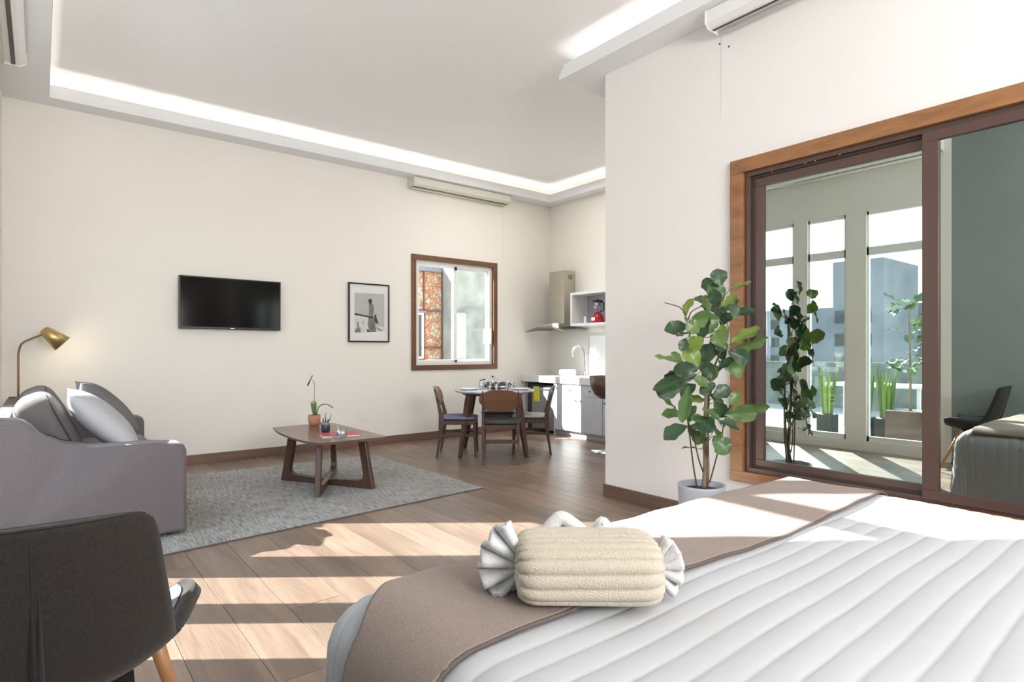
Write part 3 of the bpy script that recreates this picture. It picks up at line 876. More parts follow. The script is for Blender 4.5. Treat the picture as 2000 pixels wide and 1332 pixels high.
pp = ontable(636, 845, TZ)
pc = empty('succulent', 'small aloe in a dark navy glass pot beside the terracotta pot', 'plant', (pp.x, pp.y, TZ - 0.001))
bm = bmesh.new(); lathe(bm, [(0, 0), (0.032, 0), (0.040, 0.03), (0.036, 0.075), (0.028, 0.10), (0.025, 0.10), (0, 0.085)], seg=20)
for f in bm.faces:
    f.material_index = 1 if f.calc_center_median().z > 0.072 else 0
obj('pot', bm, [NAVY, mat('moss_band', (0.20, 0.20, 0.12), 0.6, noise=(40, .4))], pc, smooth=True)
for k, (dx, dz, dd) in enumerate([(-0.055, 0.115, 0), (-0.03, 0.135, 0.03), (0.0, 0.155, 0), (0.045, 0.175, 0), (-0.005, 0.185, 0.02), (0.03, 0.13, -0.03), (-0.06, 0.09, -0.02)]):
    bm = bmesh.new(); a = CR(dx * 0.15, 0.085); c = CR(dx, dz, dd); b = (a + c) / 2 + CR(dx * 0.25, -0.008)
    tube(bm, spline([a, b, c], 4), [0.010, 0.010, 0.009, 0.009, 0.008, 0.006, 0.005, 0.003, 0.001], seg=7, flat=0.5)
    obj('leaf', bm, LEAF_T, pc, smooth=True)

bk = empty('red_book', 'red covered book lying on the coffee table under the candle glass', 'book', (2.02, 4.93, TZ - 0.004), R(-14))
bm = B(-0.155, 0.155, -0.11, 0.11, 0.0, 0.003); box(bm, -0.155, 0.155, -0.11, 0.11, 0.020, 0.023); box(bm, 0.152, 0.155, -0.11, 0.11, 0.003, 0.02)
obj('cover', bm, RED, bk)
obj('pages', B(-0.152, 0.152, -0.107, 0.107, 0.003, 0.020), PAPER, bk)
gp = ontable(667, 855, TZ + 0.018)
cg = empty('candle_glass', 'clear candle glass standing on the red book', 'candle', (gp.x, gp.y, TZ + 0.0195))
bm = bmesh.new(); lathe(bm, [(0, 0), (0.042, 0), (0.045, 0.01), (0.047, 0.095), (0.043, 0.095), (0.040, 0.012), (0, 0.012)], seg=28); obj('tumbler', bm, GLASSR, cg, smooth=True)
bm = bmesh.new(); lathe(bm, [(0, 0.013), (0.038, 0.013), (0.039, 0.045), (0, 0.045)], seg=24); obj('wax', bm, WAX, cg)
bm = bmesh.new(); tube(bm, [(0, 0, 0.045), (0.001, 0, 0.056)], 0.0012, seg=5); obj('wick', bm, DARK, cg)

# ------------------------------------------------------------ dining set, square to the lens axis: local x = right, y = away
TC = Vector((CN * -0.21 + SN * 6.98, -SN * -0.21 + CN * 6.98, 0))
dt = empty('dining_table', 'round marble topped dining table on four splayed walnut legs', 'table', TC, -YAW)
bm = bmesh.new(); lathe(bm, [(0, 0.705), (0.38, 0.705), (0.455, 0.722), (0.468, 0.732), (0.466, 0.742), (0, 0.742)], seg=56); obj('tabletop', bm, MARBT, dt, smooth=True)
bm = bmesh.new(); lathe(bm, [(0, 0.69), (0.37, 0.69), (0.38, 0.704), (0, 0.704)], seg=48); obj('under_ring', bm, WALNUT, dt)
for sx in (-1, 1):
    for sy in (-1, 1):
        bm = bmesh.new()
        a = Vector((sx * 0.27, sy * 0.24, 0.69)); c = Vector((sx * 0.375, sy * 0.335, 0.0))
        up = (a - c).normalized(); sd = Vector((-sy, sx, 0)).normalized(); dd = up.cross(sd).normalized()
        rows = []
        for f, w, d in ((0, 0.018, 0.016), (0.55, 0.036, 0.022), (0.9, 0.044, 0.026), (1.0, 0.042, 0.025)):
            p = c.lerp(a, f); rows.append([bm.verts.new((p + sd * w * i + dd * d * j)) for i, j in ((-1, -1), (1, -1), (1, 1), (-1, 1))])
        for r0, r1 in zip(rows, rows[1:]):
            for k in range(4): bm.faces.new((r0[k], r1[k], r1[(k + 1) % 4], r0[(k + 1) % 4]))
        bm.faces.new(rows[0]); bm.faces.new(rows[-1][::-1])
        for v in bm.verts: v.co.z = max(v.co.z, 0.0)
        obj('leg', bm, WALNUT, dt)


def taper_leg(bm, a, c, wa, wc):
    a, c = Vector(a), Vector(c); rows = []
    for p, w in ((c, wc), (a, wa)):
        rows.append([bm.verts.new(p + Vector((i * w[0], j * w[1], 0))) for i, j in ((-1, -1), (1, -1), (1, 1), (-1, 1))])
    for k in range(4): bm.faces.new((rows[0][k], rows[1][k], rows[1][(k + 1) % 4], rows[0][(k + 1) % 4]))
    bm.faces.new(rows[0]); bm.faces.new(rows[1][::-1]); return bm


def dining_chair(label, r, t, rot, seatm, padm):
    """local +y is the way the sitter faces; placed in the camera-aligned frame."""
    loc = Vector((CN * r + SN * t, -SN * r + CN * t, 0))
    c = empty('dining_chair', label, 'chair', loc, -YAW + rot, 'walnut dining chairs round the marble table')
    for s in (-1, 1):
        bm = bmesh.new()
        # rear post: floor -> seat -> top, raked back
        rows = []
        for (y, z, wx, wy) in ((-0.235, 0, 0.010, 0.011), (-0.20, 0.22, 0.013, 0.017), (-0.185, 0.40, 0.016, 0.030), (-0.19, 0.48, 0.014, 0.024), (-0.225, 0.62, 0.011, 0.014), (-0.265, 0.775, 0.008, 0.008)):
            x = s * 0.185
            rows.append([bm.verts.new((x + i * wx, y + j * wy, z)) for i, j in ((-1, -1), (1, -1), (1, 1), (-1, 1))])
        for r0, r1 in zip(rows, rows[1:]):
            for k in range(4): bm.faces.new((r0[k], r1[k], r1[(k + 1) % 4], r0[(k + 1) % 4]))
        bm.faces.new(rows[0]); bm.faces.new(rows[-1][::-1])
        obj('leg', bm, WALNUT, c)
        obj('leg', taper_leg(bmesh.new(), (s * 0.185, 0.185, 0.42), (s * 0.195, 0.20, 0), (0.017, 0.017), (0.010, 0.010)), WALNUT, c)
        obj('side_rail', B(s * 0.185 - 0.010, s * 0.185 + 0.010, -0.17, 0.18, 0.365, 0.415, bevel=0.003), WALNUT, c)
        obj('stretcher', B(s * 0.19 - 0.007, s * 0.19 + 0.007, -0.19, 0.19, 0.235, 0.262, bevel=0.002), WALNUT, c)
    obj('front_rail', B(-0.18, 0.18, 0.175, 0.195, 0.37, 0.415, bevel=0.003), WALNUT, c)
    obj('rear_rail', B(-0.18, 0.18, -0.195, -0.175, 0.37, 0.415, bevel=0.003), WALNUT, c)
    obj('stretcher', B(-0.18, 0.18, -0.21, -0.195, 0.22, 0.262, bevel=0.002), WALNUT, c)
    # seat pad
    bm = bmesh.new(); 
    def seat(sg):
        def fn(u, v):
            a = 2 * u - 1; b = 2 * v - 1
            k = (1 - abs(a) ** 4) ** 0.5 * (1 - abs(b) ** 4) ** 0.5
            return (a * (0.225 - 0.012 * (1 - b)) * (1 - 0.04 * b * b), b * 0.215 * (1 - 0.04 * a * a), 0.432 + (0.030 * k if sg > 0 else -0.016 * k))
        return fn
    grid(bm, seat(1), 12, 12); grid(bm, seat(-1), 12, 12); bmesh.ops.remove_doubles(bm, verts=bm.verts, dist=1e-5)
    obj('seat', bm, seatm, c, smooth=True)
    # curved back board: rounded outline
    def back(th, y_off, sc=1.0):
        def fn(u, v):
            a = (2 * u - 1) * sc; b = 2 * v - 1
            hh = 0.105 * (1 - abs(a) ** 3.2 * 0.62) * sc
            zc = 0.685 + (0.012 * (1 - a * a) if b < 0 else 0.0) * 0
            z = zc + b * hh - (0.02 * (1 - a * a) if b < 0 else 0)
            y = -0.243 + 0.0 - (z - 0.685) * 0.25 - 0.035 * (1 - a * a) + 0.035 + y_off
            return (a * 0.228 * (1 - 0.05 * b * b), y, z)
        return fn
    bm = bmesh.new(); f1 = back(0, -0.030); f2 = back(0, -0.012)
    v1 = grid(bm, f1, 18, 8); v2 = grid(bm, f2, 18, 8)
    for j in range(8):
        for V in (0, 18):
            bm.faces.new((v1[V][j], v1[V][j + 1], v2[V][j + 1], v2[V][j]))
    for i in range(18):
        for V in (0, 8):
            bm.faces.new((v1[i][V], v1[i + 1][V], v2[i + 1][V], v2[i][V]))
    obj('backrest', bm, WALNUTL, c, smooth=False)
    bm = bmesh.new()
    g1 = back(0, -0.011, 0.93)
    def pad(u, v):
        p = Vector(g1(u, v)); a = 2 * u - 1; b = 2 * v - 1
        p.y += 0.022 * (1 - abs(a) ** 4) ** 0.5 * (1 - abs(b) ** 4) ** 0.5
        return p
    grid(bm, pad, 14, 8)
    obj('back_pad', bm, padm, c, smooth=True)
    return c


dining_chair('dining chair seen from behind, its bare wooden back nearest the camera', -0.12, 6.46, 0, SEATK, SEATK)
dining_chair('dining chair on the left side of the table with slate blue seat', -0.61, 6.86, R(-90), SEATB, WALNUTL)
dining_chair('dining chair on the right side of the table near the cabinets, pale seat', 0.22, 7.03, R(88), SEATG, SEATB)
dining_chair('dining chair on the far side of the table facing the camera', -0.17, 7.52, R(180), SEATK, SEATK)


def tpt(r, t): return Vector((CN * r + SN * t, -SN * r + CN * t, 0.7415))


for (r, t, lb) in ((-0.50, 6.93, 'white plate on the left edge of the dining table'), (0.10, 6.95, 'white plate on the right edge of the dining table'), (-0.17, 7.26, 'white plate at the far side of the dining table')):
    p = tpt(r, t); e = empty('plate', lb, 'plate', p, 0, 'plates on the dining table')
    bm = bmesh.new(); lathe(bm, [(0, 0), (0.07, 0), (0.10, 0.010), (0.12, 0.018), (0.118, 0.021), (0.095, 0.013), (0.07, 0.004), (0, 0.004)], seg=32); obj('dish', bm, WHITE, e, smooth=True)
    bm = bmesh.new(); lathe(bm, [(0.068, 0.0042), (0.071, 0.006), (0.074, 0.0062)], seg=32); obj('well_rim', bm, WHITE, e)
for (r, t, h, lb) in ((-0.365, 7.13, 0.095, 'dark rimmed tumbler left of the cruet stand on the table'), (-0.05, 7.10, 0.10, 'clear tumbler right of the cruet stand on the table'), (0.0, 7.22, 0.085, 'clear tumbler furthest right behind on the table')):
    p = tpt(r, t); e = empty('tumbler', lb, 'glass', p, 0, 'tumblers on the dining table')
    bm = bmesh.new(); lathe(bm, [(0, 0), (0.030, 0), (0.036, h), (0.033, h), (0.028, 0.006), (0, 0.006)], seg=20); obj('cup', bm, GLASSR, e, smooth=True)
    if r < -0.3:
        bm = bmesh.new(); tube(bm, [CR(-0.02, h + 0.004), CR(0.045, h + 0.022)], [0.010, 0.014], seg=8, flat=0.6); obj('dark_garnish', bm, DARK, e)
cs = empty('cruet_stand', 'chrome cruet stand with bottles in the middle of the dining table', 'cruet stand', tpt(-0.20, 6.85), -YAW)
bm = bmesh.new(); lathe(bm, [(0, 0), (0.085, 0), (0.085, 0.006), (0, 0.006)], seg=28)
tube(bm, [(0, 0, 0), (0, 0, 0.17)], 0.003, seg=6); tube(bm, [(0.085 * math.cos(k / 20 * 2 * PI), 0.06 * math.sin(k / 20 * 2 * PI), 0.045) for k in range(21)], 0.003, seg=5, cap=False)
obj('rack', bm, CHROME, cs)
for (x, y, h, m, m2) in ((-0.05, -0.02, 0.075, CHROME, CHROME), (-0.018, -0.035, 0.085, DARK, CHROME), (0.018, -0.035, 0.08, CHROME, DARK), (0.052, -0.02, 0.085, WALNUT, CHROME), (-0.025, 0.03, 0.15, GLASSR, DARK), (0.028, 0.03, 0.13, GLASSR, GLASSR)):
    bm = bmesh.new(); lathe(bm, [(0, 0.007), (0.015, 0.007), (0.017, h * 0.55), (0.008, h * 0.8), (0.008, h), (0, h)], x, y, seg=14); bo = obj('bottle', bm, m, cs, smooth=True)
    bm = bmesh.new(); lathe(bm, [(0, h), (0.010, h), (0.011, h + 0.014), (0, h + 0.022)], x, y, seg=12); obj('stopper', bm, m2, bo, smooth=True)
nk = empty('wooden_menu_stand', 'small brown wooden block behind the cruet stand on the table', 'stand', tpt(-0.27, 7.33), -YAW)
obj('block', B(-0.045, 0.045, -0.01, 0.01, 0.0, 0.075, bevel=0.003), WALNUTL, nk)
sp_ = empty('wooden_spoon', 'dark wooden spoon head beside the cruet stand', 'spoon', tpt(-0.055, 6.82), -YAW)
bm = bmesh.new(); tube(bm, [(0, 0, 0.004), (0.012, 0, 0.05), (0.02, 0, 0.072)], [0.004, 0.004, 0.006], seg=7); obj('handle', bm, WALNUT, sp_)
bm = bmesh.new(); tube(bm, [(-0.005, 0, 0.065), (0.02, 0, 0.085), (0.045, 0, 0.074), (0.058, 0, 0.060)], [0.006, 0.018, 0.016, 0.004], seg=10, flat=0.5); obj('bowl', bm, WALNUT, sp_, smooth=True)

# ------------------------------------------------------------ kitchen run along X = 6.33
XC = 5.76
CT = 0.835
KL = [('fridge', 6.30, 6.93)]
# worktop
wt = obj('worktop', B(XC - 0.02, XK - 0.001, 4.3, YF - 0.001, CT - 0.10, CT, bevel=0.006), MARBLE); tag(wt, 'thick white stone worktop along the kitchen wall', 'worktop')
# open bay with under-counter fridge at the far end
bay = empty('appliance_bay', 'grey open bay at the far end of the counter beside the far wall', 'cabinet', (0, 0, 0))
obj('side_panel', B(XC + 0.01, XK - 0.004, 6.955, YF - 0.018, 0, CT - 0.101), CABW, bay)
obj('side_panel', B(XC + 0.01, XK - 0.004, 6.265, 6.29, 0, CT - 0.101), CABW, bay)
obj('back_panel', B(XK - 0.02, XK - 0.004, 6.29, 6.955, 0, CT - 0.101), DARK, bay)
fg = empty('mini_fridge', 'grey under counter fridge with a yellow energy sticker', 'fridge', (0, 0, 0))
obj('body', B(XC + 0.07, XK - 0.03, 6.31, 6.94, 0.02, 0.70, bevel=0.008), DARK, fg)
dr = obj('door', B(XC + 0.03, XC + 0.068, 6.31, 6.80, 0.04, 0.66, bevel=0.008), FRID, fg)
obj('handle', B(XC + 0.02, XC + 0.03, 6.36, 6.75, 0.625, 0.64), CHROME, dr)
st = obj('energy_sticker', B(XC + 0.027, XC + 0.031, 6.62, 6.75, 0.45, 0.67), YEL, dr)


def cabinet(label, y0, y1, drawer, hinge):
    c = empty('base_cabinet', label, 'cabinet', (XC, y0, 0), 0, None)
    w = y1 - y0
    obj('body', B(0.022, XK - XC - 0.004, 0.0, w, 0.07, CT - 0.101), CABW, c)
    obj('plinth', B(0.06, XK - XC - 0.004, 0.0, w, 0.0, 0.069), DARK if drawer == 9 else CABW, c)
    zt = CT - 0.108
    zd = zt
    if drawer:
        zd = zt - 0.155
        d = obj('drawer', B(0.0, 0.021, 0.004, w - 0.004, zd + 0.004, zt, bevel=0.002), CABW, c)
        bm = bmesh.new(); tube(bm, [(-0.001, w / 2, zd + 0.08), (-0.022, w / 2, zd + 0.08)], [0.006, 0.010], seg=10); obj('knob', bm, DARK, d)
    d = obj('door', B(0.0, 0.021, 0.004, w - 0.004, 0.085, zd, bevel=0.002), CABW, c)
    yk = w - 0.05 if hinge > 0 else 0.05
    bm = bmesh.new(); tube(bm, [(-0.001, yk, zd - 0.06), (-0.022, yk, zd - 0.06)], [0.006, 0.010], seg=10); obj('knob', bm, DARK, d)
    return c


cabinet('narrow white cabinet panel right beside the grey fridge bay', 6.12, 6.262, 0, 1)
cabinet('white kitchen cabinet with drawer, next from the fridge bay', 5.78, 6.117, 1, -1)
cabinet('white kitchen cabinet with drawer, nearest the bar stool', 5.34, 5.777, 1, 1)
cabinet('white kitchen cabinet mostly hidden behind the wall corner', 4.35, 5.337, 1, 1)

hd = empty('range_hood', 'steel chimney range hood with a curved glass canopy', 'range hood', (0, 0, 0))
bm = B(6.10, XK - 0.002, 6.42, 6.75, 1.60, 2.40, bevel=0.003); obj('chimney', bm, STEEL, hd)
obj('vent_slots', B(6.18, 6.27, 6.4185, 6.421, 2.27, 2.34), mat('vent_dark', (0.2, 0.19, 0.16), .6, noise=(3, .1)), hd)
bm = bmesh.new()
grid(bm, lambda u, v: (5.80 + 0.52 * v, 6.14 + 0.84 * u, 1.585 - 0.20 * (2 * u - 1) ** 2 * 0.35 - 0.035 * (1 - v) ** 2), 20, 8)
o = solidify(obj('glass_canopy', bm, GLASSH, hd, smooth=True), 0.008)
obj('motor_box', B(5.90, XK - 0.002, 6.33, 6.80, 1.545, 1.60, bevel=0.004), STEEL, hd)
bm = bmesh.new(); lathe(bm, [(0, 0), (0.03, 0), (0.03, 0.004), (0, 0.004)], 5.97, 6.42, seg=16, cz=1.538); obj('hood_lamp', bm, BULB, hd)

ws = empty('wall_shelf', 'white open box shelf on the kitchen wall right of the hood', 'shelf', (0, 0, 0))
y0, y1, z0, z1 = 4.9, 6.19, 1.555, 2.035
for nm, bx in (('top_board', (6.0, XK - 0.002, y0, y1, z1 - 0.035, z1)), ('bottom_board', (6.0, XK - 0.002, y0, y1, z0, z0 + 0.035)), ('side_board', (6.0, XK - 0.002, y1 - 0.035, y1, z0 + 0.035, z1 - 0.035)), ('side_board', (6.0, XK - 0.002, y0, y0 + 0.035, z0 + 0.035, z1 - 0.035))):
    obj(nm, B(*bx, bevel=0.002), WHITE, ws)
obj('back_board', B(XK - 0.012, XK - 0.002, y0 + .03, y1 - .03, z0 + .03, z1 - .03), mat('shelf_back_lilac_grey', (0.42, 0.41, 0.47), .6, noise=(4, .04)), ws)
bl = empty('blender', 'red blender with a clear jug on the open wall shelf', 'blender', (6.14, 5.78, z0 + 0.035))
bm = bmesh.new(); lathe(bm, [(0, 0), (0.085, 0), (0.092, 0.03), (0.07, 0.11), (0.05, 0.13), (0, 0.13)], seg=24); obj('base', bm, REDK, bl, smooth=True)
bm = bmesh.new(); lathe(bm, [(0, 0.132), (0.045, 0.132), (0.070, 0.30), (0.066, 0.30), (0.042, 0.138), (0, 0.138)], seg=20); obj('jug', bm, GLASSR, bl, smooth=True)
bm = bmesh.new(); lathe(bm, [(0, 0.301), (0.072, 0.301), (0.072, 0.32), (0.02, 0.325), (0, 0.345)], seg=20); obj('lid', bm, DARK, bl)
bm = bmesh.new(); tube(bm, [(0.0, -0.068, 0.29), (0.0, -0.115, 0.28), (0, -0.11, 0.17), (0, -0.05, 0.16)], 0.010, seg=8); obj('handle', bm, DARK, bl)
obj('control_plate', B(-0.096, -0.086, -0.03, 0.03, 0.035, 0.075), CHROME, bl)
gl = empty('shelf_glass', 'narrow white glass on the open wall shelf left of the blender', 'glass', (6.12, 6.0, z0 + 0.035))
bm = bmesh.new(); lathe(bm, [(0, 0), (0.022, 0), (0.024, 0.10), (0.021, 0.10), (0.019, 0.006), (0, 0.006)], seg=16); obj('cup', bm, WHITE, gl)

spn = empty('backsplash_panel', 'white upright splash panel on the wall behind the sink tap', 'panel', (0, 0, 0))
obj('panel', B(XK - 0.03, XK - 0.003, 4.4, 6.10, CT + 0.001, 1.42, bevel=0.003), WHITE, spn)
obj('edge_trim', B(XK - 0.034, XK - 0.003, 6.101, 6.112, CT + 0.001, 1.42), CHROME, spn)
fc = empty('kitchen_tap', 'chrome gooseneck kitchen tap on the white worktop', 'tap', (6.12, 6.01, CT))
bm = bmesh.new(); tube(bm, spline([(0, 0, 0), (0, 0, 0.25), (-0.02, 0.02, 0.40), (-0.07, 0.08, 0.44), (-0.11, 0.13, 0.38), (-0.115, 0.135, 0.28)], 6), 0.013, seg=10); obj('spout', bm, CHROME, fc, smooth=True)
bm = bmesh.new(); lathe(bm, [(0, 0), (0.028, 0), (0.026, 0.04), (0.014, 0.06), (0, 0.06)], seg=16); obj('base', bm, CHROME, fc)
bm = bmesh.new(); tube(bm, [(0, -0.02, 0.05), (-0.03, -0.07, 0.085)], 0.007, seg=8); obj('lever', bm, CHROME, fc)
tw = empty('paper_towel_roll', 'white paper towel roll lying on the worktop by the tap', 'paper towel', (6.05, 6.30, CT + 0.046), R(20))
bm = bmesh.new(); tube(bm, [(0, -0.12, 0), (0, 0.12, 0)], 0.045, seg=24); obj('roll', bm, WHITE, tw, smooth=False)
bm = bmesh.new(); tube(bm, [(0, -0.125, 0), (0, -0.118, 0)], 0.02, seg=16); obj('core', bm, CREAM, tw)
dp = empty('dish_rack', 'small wire dish rack beside the tap on the worktop', 'dish rack', (6.02, 5.72, CT))
bm = bmesh.new()
for k in range(7):
    yy = -0.12 + 0.04 * k
    tube(bm, [(-0.1, yy, 0.01), (-0.1, yy, 0.12), (0.1, yy, 0.12), (0.1, yy, 0.01)], 0.0025, seg=5)
tube(bm, [(-0.1, -0.12, 0.01), (-0.1, 0.12, 0.01)], 0.003, seg=5); tube(bm, [(0.1, -0.12, 0.01), (0.1, 0.12, 0.01)], 0.003, seg=5)
obj('wire_frame', bm, CHROME, dp)

# bar stool, half hidden by the wall corner
bs = empty('bar_stool', 'brown bucket bar stool half hidden by the white wall corner', 'stool', (5.285, 4.805, 0))
bm = bmesh.new(); lathe(bm, [(0, 0), (0.20, 0), (0.20, 0.010), (0.06, 0.025), (0, 0.03)], seg=32); obj('base_plate', bm, CHROME, bs, smooth=True)
bm = bmesh.new(); tube(bm, [(0, 0, 0.02), (0, 0, 0.64)], 0.025, seg=14); obj('column', bm, CHROME, bs, smooth=True)
bm = bmesh.new(); lathe(bm, [(0, 0.62), (0.10, 0.63), (0.17, 0.68), (0.21, 0.77), (0.225, 0.90), (0.205, 0.90), (0.18, 0.77), (0.10, 0.69), (0, 0.68)], seg=36); obj('bucket_seat', bm, BRONZE, bs, smooth=True)

# ------------------------------------------------------------ fiddle leaf fig
T0 = 3.62
PB = at(1370, 685, T0); PB.z = 0
fig = empty('fiddle_leaf_fig', 'tall fiddle leaf fig in a pale pot between bed and teak window casing', 'plant', PB)
bm = bmesh.new(); lathe(bm, [(0, 0.0), (0.115, 0), (0.125, 0.02), (0.140, 0.37), (0.142, 0.385), (0.128, 0.385), (0.126, 0.345), (0, 0.345)], seg=40); obj('pot', bm, POTG, fig, smooth=True)
bm = bmesh.new(); lathe(bm, [(0, 0.362), (0.06, 0.36), (0.126, 0.348)], seg=24); obj('soil', bm, SOIL, fig)


def FP(cx, cy, dt=0.0):        # crop pixel -> world minus plant base
    u = 1260 + cx / 2.777; v = 500 + cy / 2.777
    t = T0 + dt
    p = at(u, v, t)
    if p.x > XR - 0.06: p = p * 1.0; s = (XR - 0.06) / p.x; t2 = t * s; p = at(u, v, t2)
    return p - PB


stems = [([(318, 1258, 0.0), (325, 1120, 0.02), (322, 980, 0.01), (330, 760, 0.0), (335, 560, 0.02), (370, 400, 0.03), (385, 230, 0.02)], 0.0135, 0.005, TRUNK),
         ([(338, 1250, 0.03), (342, 1150, 0.04), (340, 1010, 0.05), (350, 700, 0.05), (400, 540, 0.03), (440, 460, 0.0), (460, 380, 0.0)], 0.009, 0.004, TRUNK),
         ([(283, 1262, -0.03), (262, 1140, -0.04), (240, 960, -0.05), (225, 850, -0.05), (205, 700, -0.04), (240, 560, -0.03), (240, 400, -0.02), (215, 310, 0)], 0.005, 0.003, STEMD),
         ([(315, 1170, 0.0), (290, 1100, -0.02), (258, 960, -0.03), (230, 900, -0.04)], 0.005, 0.003, STEMD),
         ([(350, 1230, 0.0), (385, 1100, 0.04), (415, 980, 0.06), (430, 900, 0.06), (470, 780, 0.05)], 0.005, 0.003, STEMD),
         ([(225, 320, 0), (190, 280, 0), (150, 265, 0), (105, 253, 0)], 0.004, 0.0025, STEMD),
         ([(235, 340, 0), (250, 305, 0), (280, 285, 0), (310, 272, 0)], 0.004, 0.0025, STEMD)]
for pts, r0, r1, m in stems:
    P_ = spline([FP(*p) for p in pts], 5); nn = len(P_)
    bm = bmesh.new(); tube(bm, P_, [r0 + (r1 - r0) * i / (nn - 1) for i in range(nn)], seg=8)
    obj('stem', bm, m, fig, smooth=True)


def leaf_mesh(seed):
    rnd = random.Random(seed); ph = rnd.uniform(0, 6)
    bm = bmesh.new()
    curl = rnd.uniform(-0.28, 0.35)
    def fn(u, v):
        a = 2 * v - 1
        # fiddle outline: narrow waist near the base, broad toward the tip
        w = 0.5 * (math.sin(PI * min(1, u ** 0.85)) ** 0.55) * (0.52 + 0.48 * min(1, (u / 0.62) ** 1.6)) if 0 < u < 1 else 0.0
        w *= 1 + 0.05 * math.sin(u * 17 + ph)
        wave = 0.045 * math.sin(u * 15 + ph + (2 if a > 0 else 0)) * abs(a) ** 2 * (1 if 0.05 < u < 0.95 else 0)
        zz = 0.10 * abs(a) * w * 2 + wave - curl * (u - 0.3) ** 2
        zz += 0.008 * math.cos(u * 44) * (1 - abs(a)) * 1.0
        return (a * w * 0.5 * 2, u, zz)
    grid(bm, fn, 12, 8)
    bmesh.ops.remove_doubles(bm, verts=bm.verts, dist=1e-5)
    bmesh.ops.recalc_face_normals(bm, faces=bm.faces)
    me = bpy.data.meshes.new('leaf'); bm.to_mesh(me); bm.free()
    for p in me.polygons: p.use_smooth = True
    return me


LM = {}
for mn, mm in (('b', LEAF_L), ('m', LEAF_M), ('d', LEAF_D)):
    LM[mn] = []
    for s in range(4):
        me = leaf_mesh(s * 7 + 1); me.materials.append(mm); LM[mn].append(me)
# (base x, base y, tip x, tip y, width px, shade, tilt): tilt turns the blade about its midrib, 0 = facing the lens
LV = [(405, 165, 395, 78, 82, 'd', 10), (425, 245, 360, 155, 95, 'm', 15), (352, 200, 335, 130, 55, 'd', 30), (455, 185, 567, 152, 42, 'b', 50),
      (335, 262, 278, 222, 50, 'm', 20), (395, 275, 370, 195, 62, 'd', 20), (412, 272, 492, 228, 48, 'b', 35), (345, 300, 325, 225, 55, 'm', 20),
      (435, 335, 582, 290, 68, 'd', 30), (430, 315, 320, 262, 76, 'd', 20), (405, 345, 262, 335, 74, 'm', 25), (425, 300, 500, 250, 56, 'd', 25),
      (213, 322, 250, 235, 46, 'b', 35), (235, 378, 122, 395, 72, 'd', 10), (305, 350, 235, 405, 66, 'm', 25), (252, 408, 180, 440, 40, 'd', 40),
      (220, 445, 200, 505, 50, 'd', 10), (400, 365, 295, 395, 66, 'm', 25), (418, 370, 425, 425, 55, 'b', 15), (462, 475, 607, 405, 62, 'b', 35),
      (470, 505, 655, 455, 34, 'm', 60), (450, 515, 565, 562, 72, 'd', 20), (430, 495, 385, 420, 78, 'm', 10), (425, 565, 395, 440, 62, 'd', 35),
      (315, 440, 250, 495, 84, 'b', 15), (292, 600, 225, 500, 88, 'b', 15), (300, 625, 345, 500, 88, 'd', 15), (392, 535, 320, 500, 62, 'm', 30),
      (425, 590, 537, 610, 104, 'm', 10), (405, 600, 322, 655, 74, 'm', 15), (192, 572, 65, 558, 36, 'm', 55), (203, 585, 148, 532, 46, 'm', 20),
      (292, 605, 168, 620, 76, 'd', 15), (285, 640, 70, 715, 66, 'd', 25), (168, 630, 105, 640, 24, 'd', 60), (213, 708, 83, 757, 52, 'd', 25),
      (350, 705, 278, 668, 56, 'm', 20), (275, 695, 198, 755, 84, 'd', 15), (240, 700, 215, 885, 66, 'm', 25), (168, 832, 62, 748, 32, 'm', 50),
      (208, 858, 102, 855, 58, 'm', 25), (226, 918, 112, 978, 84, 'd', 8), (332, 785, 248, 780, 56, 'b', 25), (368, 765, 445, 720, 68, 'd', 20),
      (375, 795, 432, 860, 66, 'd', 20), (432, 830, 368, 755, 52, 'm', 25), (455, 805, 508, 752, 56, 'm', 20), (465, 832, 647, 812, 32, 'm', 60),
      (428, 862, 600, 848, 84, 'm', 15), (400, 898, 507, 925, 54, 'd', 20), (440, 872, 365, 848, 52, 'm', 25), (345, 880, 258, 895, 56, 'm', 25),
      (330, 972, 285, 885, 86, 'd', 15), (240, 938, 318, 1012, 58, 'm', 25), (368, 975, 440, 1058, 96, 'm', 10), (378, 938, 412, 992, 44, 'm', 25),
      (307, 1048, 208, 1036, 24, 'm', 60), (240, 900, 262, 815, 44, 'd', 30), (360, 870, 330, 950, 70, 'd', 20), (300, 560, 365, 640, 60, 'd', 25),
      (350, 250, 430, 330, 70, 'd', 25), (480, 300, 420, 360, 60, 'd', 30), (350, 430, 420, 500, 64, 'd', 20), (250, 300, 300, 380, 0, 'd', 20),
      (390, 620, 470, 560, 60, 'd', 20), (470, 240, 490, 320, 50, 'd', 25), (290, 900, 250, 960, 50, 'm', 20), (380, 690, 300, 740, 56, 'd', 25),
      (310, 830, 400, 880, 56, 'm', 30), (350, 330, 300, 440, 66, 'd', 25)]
rnd = random.Random(11)
camp = Vector((0, 0, EYE))
